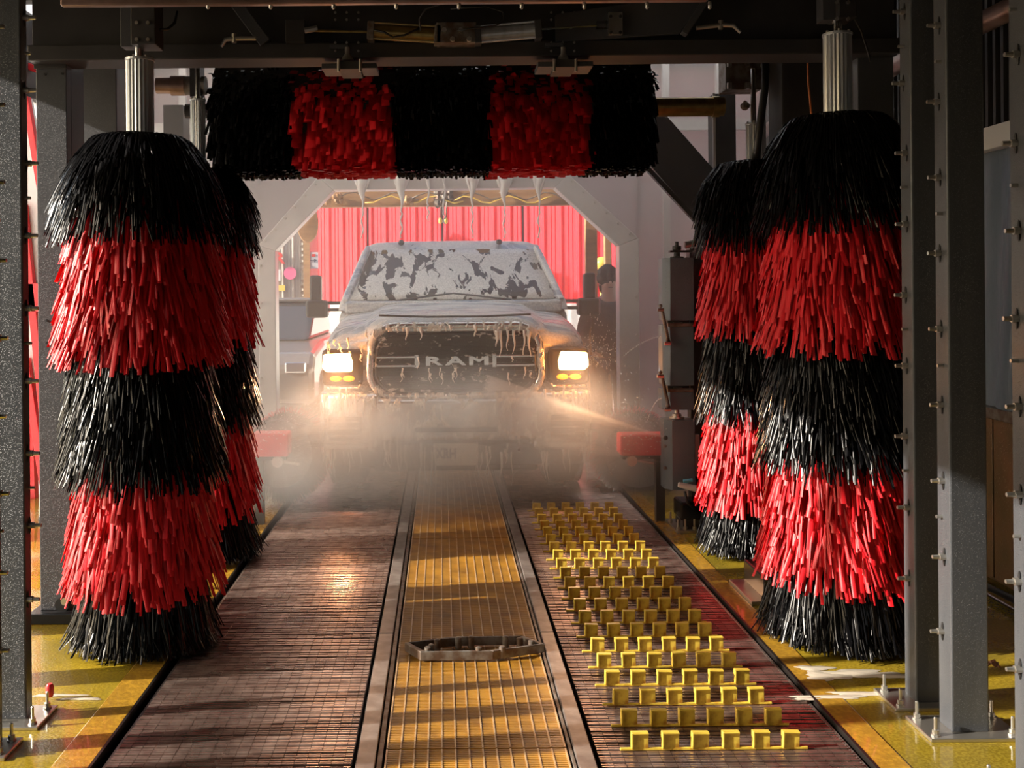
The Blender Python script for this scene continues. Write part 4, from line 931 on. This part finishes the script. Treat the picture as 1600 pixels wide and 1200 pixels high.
suds('pale soap suds on the yellow floor at the foot of the right foreground brush', [(1330, 1058, .16, .04), (1290, 1062, .10, .05), (1380, 1062, .12, .03), (1270, 1050, .08, .03)])
suds('thin streak of soap suds running to the right post base plate', [(1300, 1095, .14, .018), (1345, 1090, .14, .02), (1260, 1098, .06, .012)])
suds('faint soap suds streak on the yellow floor beside the left post', [(90, 1082, .10, .012), (130, 1088, .08, .01)])
u = 1056 - VY; D = F * CH / u; c = Vector((X(1549, D, 1056), D, 0))
g = MB(); P = [[c + Vector((i * .012 - .03, j * .012 - .02, .012 + .016 * math.sin(i * 1.3 + j) * math.cos(j * 1.7 + i * .4) + .014)) for i in range(6)] for j in range(5)]; g.grid(P)
o = g.build('dead_leaf', M['leaf'], None); tag(o, 'crumpled brown dead leaf on the yellow floor right of the posts', 'leaf'); sm = o.modifiers.new('s', 'SOLIDIFY'); sm.thickness = .003
hz = thing('floor_hose', 'black and silver hose along the foot of the right wall', 'hose', (XW - .1, 5, 0))
part(MB().tube([(XW - .12, 3.5, .03), (XW - .10, 4.6, .03), (XW - .14, 5.4, .03), (XW - .10, 6.5, .03)], .018, 10), 'black_hose', M['black'], hz, smooth=True)
part(MB().tube([(XW - .22, 3.6, .02), (XW - .2, 4.5, .02), (XW - .2, 5.3, .025), (XW - .16, 6.2, .02)], .012, 10), 'silver_hose', M['chrome'], hz, smooth=True)


# ================================================================== TRUCK
def truck():
    TX, TY = X(711, 7.6, 500), 7.55
    th = thing('pickup_truck', 'large silver pickup truck covered in foam, headlights on, driving into the wash', 'truck', (TX, TY, 0))
    def L(x, y, z): return (TX + x, TY + y, z)
    def P(mb, name, m, par=None, **k):
        mb.v = [(a + TX, b + TY, c) for a, b, c in mb.v]; return part(mb, name, m, par or th, **k)
    # front shell
    half = [(1.0, .60), (1.012, .8), (1.012, 1.0), (1.0, 1.13), (.975, 1.22), (.93, 1.285), (.86, 1.32), (.76, 1.335), (.69, 1.34), (.64, 1.365), (.58, 1.395), (.46, 1.41), (.24, 1.42), (0, 1.422)]
    st = [(0, 0), (.015, .3), (.045, .55), (.10, .75), (.2, .9), (.4, .97), (.8, 1.0), (1.28, 1.03)]
    rows = []
    for y, f in st:
        row = []
        for x, z in half + [(-a, b) for a, b in half[::-1][1:]]:
            ax = abs(x); t = min(max((ax - .52) / .26, 0), 1); t = t * t * (3 - 2 * t); zb_ = 1.315 * (1 - t) + 1.135 * t
            zz_ = z if z <= zb_ else zb_ + (z - zb_) * f + .075 * y / 1.28
            sw = .20 * ax ** 3.5 * max(0, 1 - y / .9)
            row.append((x * (.985 + .015 * min(y / .3, 1)), y + sw, zz_))
        rows.append(row)
    g = MB().grid(rows); n = len(rows[0])
    front = MB().add(rows[0], [tuple(range(n))])
    P(g, 'hood_and_fenders', M['truck_hood'], smooth='auto'); P(front, 'front_fascia', M['truck_paint'])
    P(MB().tube([(-.56, .02, 1.405), (-.2, -.0, 1.392), (.2, -.0, 1.392), (.56, .02, 1.405)], .008, 6), 'hood_gap', M['dark_trim'])
    # grille
    def rr(w0, w1, z0, z1, r, n=6):
        c = []
        for cx, cz, a0, w in ((1, 1, 0, w1), (-1, 1, 90, w1), (-1, -1, 180, w0), (1, -1, 270, w0)):
            for i in range(n + 1):
                a = math.radians(a0 + 90 * i / n); c.append((cx * (w - r) + r * math.cos(a), (z1 - r if cz > 0 else z0 + r) + r * math.sin(a)))
        return c
    ring = rr(.60, .60, .835, 1.315, .15)
    P(MB().prism([(x, -.005, z) for x, z in ring], (0, -.012, 0)), 'grille_panel', M['grille_black'])
    def ringtube(c, rad, yy): 
        g = MB(); pts = [(x, yy, z) for x, z in c] + [(c[0][0], yy, c[0][1])]; g.tube(pts, rad, 10, cap=False); return g
    P(ringtube(rr(.63, .62, .81, 1.325, .17), .032, -.015), 'grille_surround', M['bumper'], smooth=True)
    P(ringtube(rr(.585, .575, .85, 1.265, .14), .012, -.03), 'grille_inner_ring', M['grille_black'], smooth=True)
    for k in range(14):
        z = .86 + k * .03; w = .57 - (.05 if k < 2 or k > 11 else 0)
        P(MB().box(-w, w, -.034, -.016, z, z + .012), 'grille_slat', M['grille_black'])
    g = MB()
    for k in range(22):
        x = -.54 + k * .0514; g.box(x - .004, x + .004, -.028, -.016, .87, 1.25)
    P(g, 'grille_mesh', M['grille_black'], kind='stuff')
    P(MB().box(-.50, .50, -.04, -.01, 1.285, 1.315), 'chrome_strip', M['bumper'], bevel=.008)
    for sx in (-1, 1):
        for z in (1.035, 1.10):
            P(MB().box(*sorted((sx * .29, sx * .58)), -.05, -.03, z - .008, z + .006), 'badge_bar', M['chrome'], bevel=.002)
        P(MB().box(*sorted((sx * .27, sx * .30)), -.05, -.03, 1.02, 1.115), 'badge_bracket', M['chrome'], bevel=.002)
    for ch, x in (('R', -.165), ('A', 0.0), ('M', .17)):
        o = place_text(ch, .088, .012, M['chrome'], 'badge_letter', L(x, -.05, 1.066), th, 2.35, 1.0)
    # headlights
    for sx in (-1, 1):
        def bx(x0, x1, y0, y1, z0, z1, nm, m, par=None, bev=.01): 
            a, b = sorted((sx * x0, sx * x1)); return P(MB().box(a, b, y0, y1, z0, z1), nm, m, par, bevel=bev)
        h = bx(.69, .99, .03, .25, .885, 1.155, 'headlight', M['dark_trim'], bev=.03)
        P(MB().prism([(sx * a, b_, c) for a, b_, c in ((.765, .0, .99), (.955, .0, .99), (.985, .0, 1.02), (.975, .0, 1.12), (.78, .0, 1.13), (.76, .0, 1.06))], (0, .05, 0)), 'lens', M['lens'], h, bevel=.012)
        for q in (.79, .885):
            P(MB().ball((sx * q, .015, .94), (.045, .025, .022), 10, 6), 'indicator', M['amber'], h, smooth=True)
        P(MB().tube([(sx * .70, .0, .895), (sx * .72, -.0, .87), (sx * .97, .04, .87)], .010, 8), 'headlight_trim', M['bumper'], h, smooth=True)
        # bumper end with fog lamp recess
        c = MB().prism([(sx * a, b_, .84) for a, b_ in ((.56, -.13), (.80, -.11), (.95, -.05), (1.01, .04), (1.02, .25), (.56, .25))], (0, 0, -.42))
        be = P(c, 'bumper_end', M['bumper'], bevel=.035, seg=3)
        bx(.68, .93, -.13, -.05, .50, .68, 'fog_lamp_bezel', M['dark_trim'], be, .02)
        for k in range(3): bx(.70, .91, -.14, -.12, .535 + k * .05, .545 + k * .05, 'bezel_slat', M['bumper'], be, .002)
        bx(.66, .95, -.15, -.04, .44, .48, 'bumper_lip', M['chrome'], be, .01)
        for k in range(3): bx(.72 + k * .07, .74 + k * .07, -.135, -.1, .70, .80, 'bumper_rib', M['chrome'], be, .004)
        # tow hook
        P(MB().tube([(sx * .46, -.08, .50), (sx * .46, -.2, .48), (sx * .46, -.22, .44), (sx * .46, -.1, .42)], .014, 8), 'tow_hook', M['dark_trim'], smooth='auto')
        lp = bpy.data.lights.new('headlamp_bulb', 'POINT'); lp.energy = 6.0; lp.color = (1, .30, .04); lp.shadow_soft_size = .03
        lo = bpy.data.objects.new('headlamp_bulb', lp); COL.objects.link(lo); lo.parent = th; lo.location = (sx * .87, -.10, 1.06)
        sp = bpy.data.lights.new('headlamp_beam', 'SPOT'); sp.energy = 75; sp.color = (1, .56, .30); sp.shadow_soft_size = .07; sp.spot_size = math.radians(58); sp.spot_blend = 1
        so = bpy.data.objects.new('headlamp_beam', sp); COL.objects.link(so); so.parent = th; so.location = (sx * .87, -.04, 1.06); so.rotation_euler = (math.radians(90 - 15), 0, PI)
        # mirrors
        mx = 1.20
        m_ = bx(mx - .045, mx + .055, 1.42, 1.56, 1.50, 1.73, 'mirror', M['dark_trim'], bev=.02)
        bx(mx - .10, mx + .09, 1.40, 1.58, 1.355, 1.51, 'mirror_lower', M['dark_trim'], m_, .025)
        bx(.96, mx - .06, 1.46, 1.52, 1.41, 1.44, 'mirror_arm', M['dark_trim'], m_, .006); bx(.96, mx - .06, 1.46, 1.52, 1.47, 1.50, 'mirror_arm', M['dark_trim'], m_, .006)
        # side glass
        P(MB().prism([(sx * .962, 1.45, 1.50), (sx * .962, 3.2, 1.50), (sx * .80, 2.95, 1.97), (sx * .80, 2.1, 1.97)], (sx * .012, 0, 0)), 'side_window', M['windshield'])
        for yy in (.98, 4.75):
            w_ = P(MB().lathe([(.2, -.13), (.36, -.14), (.405, -.11), (.41, 0), (.405, .11), (.36, .14), (.2, .13)], (sx * .86, yy, .41), 28, 'x'), 'wheel', M['tyre'], smooth='auto')
            P(MB().lathe([(.05, -.135), (.2, -.12), (.23, -.13), (.23, .13), (.2, .12), (.05, .135)], (sx * .86, yy, .41), 20, 'x'), 'rim', M['chrome'], w_, smooth='auto')
            P(MB().lathe([(.5, 0), (.5, .012)], (sx * 1.005, yy, .5), 28, 'x'), 'wheel_arch', M['dark_trim'])
    P(MB().prism([(a, b_, .80) for a, b_ in ((-.60, -.12), (-.3, -.16), (.3, -.16), (.60, -.12), (.60, .1), (-.60, .1))], (0, 0, -.30)), 'bumper', M['bumper'], bevel=.03, seg=3)
    P(MB().box(-.3, .3, -.165, -.10, .56, .60), 'bumper_intake', M['dark_trim'], bevel=.01)
    P(MB().box(-.92, .92, -.05, .25, .30, .46), 'air_dam', M['dark_trim'], bevel=.03)
    P(MB().box(-.62, .62, .2, .9, .22, .32), 'skid_plate', M['dark_trim'], bevel=.02)
    for z in (.245, .20): P(MB().tube([(-.75, .6, z), (.75, .6, z)], .02, 8), 'axle_bar', M['rail'])
    # licence plate
    pl = P(MB().box(-.158, .145, -.185, -.175, .325, .485), 'licence_plate', M['plate'], bevel=.004)
    place_text('XRH', .10, .004, M['ink'], 'plate_letters', L(-.075, -.188, .41), pl, .72, 1.0)
    # cab
    def loop(w_, y0, y1, z, r, n=5):
        c = []
        for cx, cy, a0 in ((1, 1, 0), (-1, 1, 90), (-1, 0, 180), (1, 0, 270)):
            for i in range(n + 1):
                a = math.radians(a0 + 90 * i / n); c.append((cx * (w_ - r) + r * math.cos(a), (y1 - r if cy else y0 + r) + r * math.sin(a), z))
        return c + [c[0]]
    Ls = [loop(.99, 1.22, 3.4, 1.42, .08), loop(.98, 1.26, 3.38, 1.49, .08), loop(.835, 1.93, 3.12, 1.96, .09), loop(.80, 2.02, 3.08, 2.01, .12), loop(.72, 2.12, 3.0, 2.045, .12), loop(.5, 2.35, 2.8, 2.065, .12)]
    g = MB().grid(Ls); g.add(Ls[-1][:-1], [tuple(range(len(Ls[-1]) - 1))]); P(g, 'cab', M['truck_paint'], smooth='auto')
    rows = []
    for i in range(9):
        t = i / 8; w_ = .885 + (.745 - .885) * t; row = []
        for j in range(13):
            q = -1 + j / 6; row.append((q * w_, 1.262 + t * (1.915 - 1.262) + .07 * q * q - .045, 1.505 + t * (1.955 - 1.505)))
        rows.append(row)
    ws = P(MB().grid(rows), 'windshield', M['windshield'], smooth=True); sm = ws.modifiers.new('solid', 'SOLIDIFY'); sm.thickness = .012
    for sx in (-1, 1):
        P(MB().bar((sx * .93, 1.26, 1.49), (sx * .775, 1.93, 1.985), .06, .05, up=(1, 0, 0)), 'roof_pillar', M['truck_paint'], bevel=.015)
        P(MB().tube([(sx * .5, 1.2, 1.50), (sx * .15, 1.25, 1.545), (sx * -.02, 1.28, 1.56)], .009, 6), 'wiper', M['dark_trim'])
    P(MB().box(-.99, .99, 1.28, 3.4, .55, 1.44), 'cab_lower', M['truck_paint'], bevel=.08)
    P(MB().box(-.92, .92, 1.12, 1.32, 1.40, 1.50), 'cowl', M['truck_hood'], bevel=.02)
    P(MB().box(-1.0, 1.0, 3.46, 5.6, .6, 1.45), 'cargo_bed', M['truck_paint'], bevel=.06)
    for x in (-.47, .44): P(MB().ball((x, 1.98, 2.035), (.03, .05, .028), 10, 6), 'roof_marker', M['dark_trim'], smooth=True)
    # foam drips hanging over grille and bumper
    g = MB(); R_ = random.Random(5)
    def drip(x, z, y, l, r):
        pts = []; rs = []; a = R_.uniform(0, 6)
        for i in range(7):
            t = i / 6; pts.append((x + .012 * math.sin(a + t * 6) * t, y, z - l * t)); rs.append(max(.0025, r * (1 - t) ** .7))
        g.tube(pts, rs, 6)
    for k in range(16): x = R_.uniform(-.6, .6); drip(x, 1.335 - .05 * abs(x), -.05, R_.uniform(.03, .10), R_.uniform(.006, .016))
    for k in range(6): x = R_.uniform(.28, .56); drip(x, 1.29, -.055, R_.uniform(.08, .2), R_.uniform(.010, .022))
    for k in range(22): drip(R_.uniform(-.6, .6), R_.choice([1.02, 1.10, .98]), -.055, R_.uniform(.03, .10), R_.uniform(.004, .009))
    for k in range(46): drip(R_.uniform(-1, 1), R_.uniform(.40, .50), -.08, R_.uniform(.08, .28), R_.uniform(.005, .012))
    for k in range(20):
        x = R_.choice([-1, 1]) * R_.uniform(.6, .99); drip(x, R_.uniform(.70, .9), -.12 if abs(x) < .9 else -.02, R_.uniform(.1, .3), R_.uniform(.005, .012))
    for k in range(14): x = R_.uniform(-.95, -.62); drip(x, R_.uniform(1.12, 1.3), .02, R_.uniform(.04, .1), R_.uniform(.005, .012))
    P(g, 'foam_drips', M['foam'], smooth=True, kind='stuff')
truck()

# ================================================================== PERSON
def person():
    D = 10.2; sc = 1.0; px = X(951, D); th = thing('person', 'person in a dark jacket standing inside the arch behind the right truck mirror', 'person', (px, D, -0.02))
    def skin(name, verts, edges, radii, m, sub=2, root=0):
        me = bpy.data.meshes.new(name); me.from_pydata([(a, b, c) for a, b, c in verts], edges, [])
        me.materials.append(m); o = bpy.data.objects.new(name, me); COL.objects.link(o); o.parent = th
        md = o.modifiers.new('skin', 'SKIN'); md.use_smooth_shade = True
        for i, r in enumerate(radii): me.skin_vertices[0].data[i].radius = r if hasattr(r, '__len__') else (r, r)
        for i in range(len(verts)): me.skin_vertices[0].data[i].use_root = (i == root)
        s_ = o.modifiers.new('sub', 'SUBSURF'); s_.levels = sub; s_.render_levels = sub; return o
    V = [(0, 0, .95), (0, 0, 1.15), (0, .01, 1.35), (0, .01, 1.48), (0, -.01, 1.55), (0, -.02, 1.66), (0, -.02, 1.76),
         (-.17, 0, 1.44), (-.25, .01, 1.18), (-.24, -.08, .94), (-.24, -.11, .86),
         (.17, 0, 1.44), (.25, .01, 1.18), (.24, -.08, .94), (.24, -.11, .86),
         (-.1, 0, .88), (-.11, -.01, .5), (-.12, .02, .1), (-.12, -.14, .04), (.1, 0, .88), (.11, -.01, .5), (.12, .02, .1), (.12, -.14, .04)]
    E = [(0, 1), (1, 2), (2, 3), (3, 4), (4, 5), (5, 6), (3, 7), (7, 8), (8, 9), (9, 10), (3, 11), (11, 12), (12, 13), (13, 14), (0, 15), (15, 16), (16, 17), (17, 18), (0, 19), (19, 20), (20, 21), (21, 22)]
    Rr = [(.16, .11), (.15, .10), (.17, .11), (.12, .08), (.055, .06), (.082, .095), (.07, .08), .065, .05, .038, .03, .065, .05, .038, .03, .095, .065, .045, .04, .095, .065, .045, .04]
    skin('body', V, E, Rr, M['skin'])
    jk = [(0, 0, .86), (0, 0, 1.1), (0, .005, 1.32), (0, .01, 1.47), (-.19, 0, 1.43), (-.265, .01, 1.18), (-.25, -.07, .96), (.19, 0, 1.43), (.265, .01, 1.18), (.25, -.07, .96)]
    skin('jacket', jk, [(0, 1), (1, 2), (2, 3), (3, 4), (4, 5), (5, 6), (3, 7), (7, 8), (8, 9)], [(.20, .14), (.19, .135), (.205, .135), (.12, .09), .085, .07, .055, .085, .07, .055], M['coat'])
    tr = [(0, 0, .95), (-.1, 0, .86), (-.11, -.01, .5), (-.12, .01, .09), (.1, 0, .86), (.11, -.01, .5), (.12, .01, .09)]
    skin('trousers', tr, [(0, 1), (1, 2), (2, 3), (0, 4), (4, 5), (5, 6)], [(.17, .12), .11, .08, .065, .11, .08, .065], M['denim'])
    g = MB(); g.ball((0, .015, 1.73), (.115, .125, .12), 18, 12, .10); g.ball((0, .05, 1.65), (.10, .08, .11), 12, 8, .05); g.build('hair', M['hair'], th, smooth=True)
    g = MB(); g.ball((0, -.115, 1.665), (.014, .02, .022), 8, 6); g.build('nose', M['skin'], th, smooth=True)
    for sx in (-1, 1):
        MB().ball((sx * .034, -.098, 1.69), (.013, .008, .008), 8, 5).build('eye', M['hair'], th, smooth=True)
        MB().ball((sx * .088, -.01, 1.67), (.014, .02, .03), 8, 5).build('ear', M['skin'], th, smooth=True)
        MB().box(sx * .12 - .05, sx * .12 + .05, -.19, .08, 0, .08).build('shoe', M['black'], th, bevel=.025)
        h = skin('hand', [(sx * .24, -.11, .86), (sx * .24, -.125, .80), (sx * .225, -.13, .74), (sx * .235, -.13, .73), (sx * .248, -.13, .735), (sx * .26, -.13, .745), (sx * .225, -.16, .80)],
                 [(0, 1), (1, 2), (1, 3), (1, 4), (1, 5), (0, 6)], [.024, .024, .009, .009, .009, .008, .01], M['skin'], 1)
    MB().box(-.02, .02, -.112, -.108, 1.618, 1.626).build('mouth', M['rust'], th)
person()
hb = at(941, 412, 11.8); g = MB().ball(hb, (.09, .09, .08), 12, 8); g.tube([hb, (hb.x, hb.y, -.02)], .03, 8)
o = g.build('hat', M['sign_yellow'], None, smooth=True); tag(o, 'orange-yellow beacon on a pole above the person', 'lamp')  # plain yellow ball on a pole, for a hat-like yellow thing

# ================================================================== MIST AND SPRAY
def vol_mat(name, dens, col=(.93, .96, 1), scale=None, lo=.45, hi=.7, aniso=0.2, fall=None):
    m = bpy.data.materials.new(name); m.use_nodes = True; t = m.node_tree; t.nodes.remove(t.nodes['Principled BSDF']); L = t.links.new
    v = t.nodes.new('ShaderNodeVolumeScatter'); v.inputs['Color'].default_value = (*col, 1); v.inputs['Anisotropy'].default_value = aniso; v.inputs['Density'].default_value = dens
    L(v.outputs[0], t.nodes['Material Output'].inputs['Volume'])
    if scale:
        tc = t.nodes.new('ShaderNodeTexCoord'); n = t.nodes.new('ShaderNodeTexNoise'); n.inputs['Scale'].default_value = scale; n.inputs['Detail'].default_value = 3; L(tc.outputs['Object'], n.inputs[0])
        r = t.nodes.new('ShaderNodeMapRange'); r.interpolation_type = 'SMOOTHSTEP'; L(n.outputs[0], r.inputs[0]); r.inputs[1].default_value = lo; r.inputs[2].default_value = hi; r.inputs[3].default_value = .12
        # radial falloff from generated coordinates
        mp = t.nodes.new('ShaderNodeMapping'); mp.vector_type = 'POINT'; mp.inputs['Location'].default_value = (-1, -1, -1); mp.inputs['Scale'].default_value = (2, 2, 2); L(tc.outputs['Generated'], mp.inputs[0])
        ln = t.nodes.new('ShaderNodeVectorMath'); ln.operation = 'LENGTH'; L(mp.outputs[0], ln.inputs[0])
        fr = t.nodes.new('ShaderNodeMapRange'); fr.interpolation_type = 'SMOOTHSTEP'; L(ln.outputs['Value'], fr.inputs[0]); fr.inputs[1].default_value = .15; fr.inputs[2].default_value = 1.0; fr.inputs[3].default_value = 1; fr.inputs[4].default_value = 0
        a = t.nodes.new('ShaderNodeMath'); a.operation = 'MULTIPLY'; L(r.outputs[0], a.inputs[0]); L(fr.outputs[0], a.inputs[1])
        b = t.nodes.new('ShaderNodeMath'); b.operation = 'MULTIPLY'; L(a.outputs[0], b.inputs[0]); b.inputs[1].default_value = dens; L(b.outputs[0], v.inputs['Density'])
    return m
def blob(name, label, c, r, m):
    g = MB().ball((0, 0, 0), r, 28, 16); o = g.build(name, m, None, kind='stuff', smooth=True); o.location = c; tag(o, label, 'mist'); return o
g = MB().box(-2.05, 2.85, 6.62, 9.13, 0.002, 3.5); o = g.build('haze', vol_mat('haze_air', .11, (1, .93, .9)), None, kind='stuff'); tag(o, 'thin warm haze filling the far half of the wash bay around the truck', 'mist')
blob('spray_mist', 'dense grey spray mist in front of the truck bumper and plate', (.10, 6.86, .60), (1.75, .80, .595), vol_mat('mist_dense', 2.4, scale=1.8, lo=.32, hi=.66))
blob('spray_mist', 'low grey mist over the left belt beside the left rear brush', (-.80, 6.75, .52), (.95, .75, .51), vol_mat('mist_left', 2.2, scale=2.2, lo=.38, hi=.66))
blob('spray_mist', 'thin dark mist over the far end of the cleated belt', (1.2, 7.1, .47), (.95, .7, .46), vol_mat('mist_right', 1.2, scale=2.2, lo=.38, hi=.66))
def jet(label, p, q, r1, dens, flat=.5):
    p, q = Vector(p), Vector(q); g = MB(); n = 12; pts = [p.lerp(q, i / n) for i in range(n + 1)]; rs = [.008 + (r1 - .008) * (i / n) ** .9 for i in range(n + 1)]
    g.tube(pts, rs, 14); o = g.build('water_jet', vol_mat('jet', dens, (1, 1, 1), aniso=.4), None, kind='stuff', smooth=True); tag(o, label, 'water jet'); return o
D = 6.75
jet('white water jet from the right nozzle tower across the truck bumper', at(1038, 683, D), at(760, 604, 7.2), .085, 5)
jet('narrow bright core of the right water jet', at(1038, 683, D), at(840, 622, 7.1), .024, 16)
jet('lower faint water jet from the right nozzle tower', at(1036, 722, D), at(850, 688, 7.1), .045, 4.0)
jet('white water jet from the left towards the truck bumper', at(396, 691, 6.9), at(540, 660, 7.2), .05, 7)
# flying droplets
g = MB(); R_ = random.Random(11)
for k in range(900):
    side = R_.random() < .62; t = R_.random() ** .7
    a = at(1038, 683, 6.75) if side else at(396, 691, 6.9); b = at(R_.uniform(740, 980), R_.uniform(560, 740), R_.uniform(6.8, 7.3)) if side else at(R_.uniform(470, 640), R_.uniform(600, 720), R_.uniform(6.8, 7.3))
    p = a.lerp(b, t) + Vector((R_.gauss(0, .05), R_.gauss(0, .05), R_.gauss(0, .06))); d = (b - a).normalized() * R_.uniform(.004, .022); s_ = R_.uniform(.0012, .0026)
    if p.z < .02: continue
    q = p + d; up = Vector((0, 0, s_)); sd = Vector((0, s_, 0)); g.add([p, (p + q) / 2 + up, (p + q) / 2 - up, q, (p + q) / 2 + sd, (p + q) / 2 - sd], [(0, 1, 4), (0, 4, 2), (0, 2, 5), (0, 5, 1), (3, 4, 1), (3, 2, 4), (3, 5, 2), (3, 1, 5)])
for k in range(260):   # bounce off the right fender
    a = R_.uniform(-.3, 1.3); r = R_.uniform(.05, .38); c = at(905, 545, 7.7); p = c + Vector((r * math.cos(a), R_.uniform(-.1, .2), r * math.sin(a) - .1)); s_ = R_.uniform(.0014, .003); g.ball(p, (s_, s_, s_ * 2), 5, 4)
o = g.build('water_droplets', M['droplet'], None, kind='stuff'); tag(o, 'fine flying water droplets around the spray jets', 'droplets')
# small arcs of water leaking from the tower nozzles
for (a, b, c_, lab) in (((1032, 526), (1005, 530), (975, 556), 'thin arc of water from the middle nozzle of the tower'), ((1034, 622), (1022, 625), (1012, 656), 'thin arc of water from the lowest nozzle of the tower')):
    A, B, C_ = at(*a, 6.72), at(*b, 6.72), at(*c_, 6.72); g = MB()
    for i in range(22):
        t = i / 21; p = A * (1 - t) ** 2 + B * 2 * t * (1 - t) + C_ * t * t; g.ball(p, (.004, .004, .006 if i % 3 else .003), 6, 4)
    o = g.build('water_drip', M['droplet'], None, kind='stuff'); tag(o, lab, 'droplets')
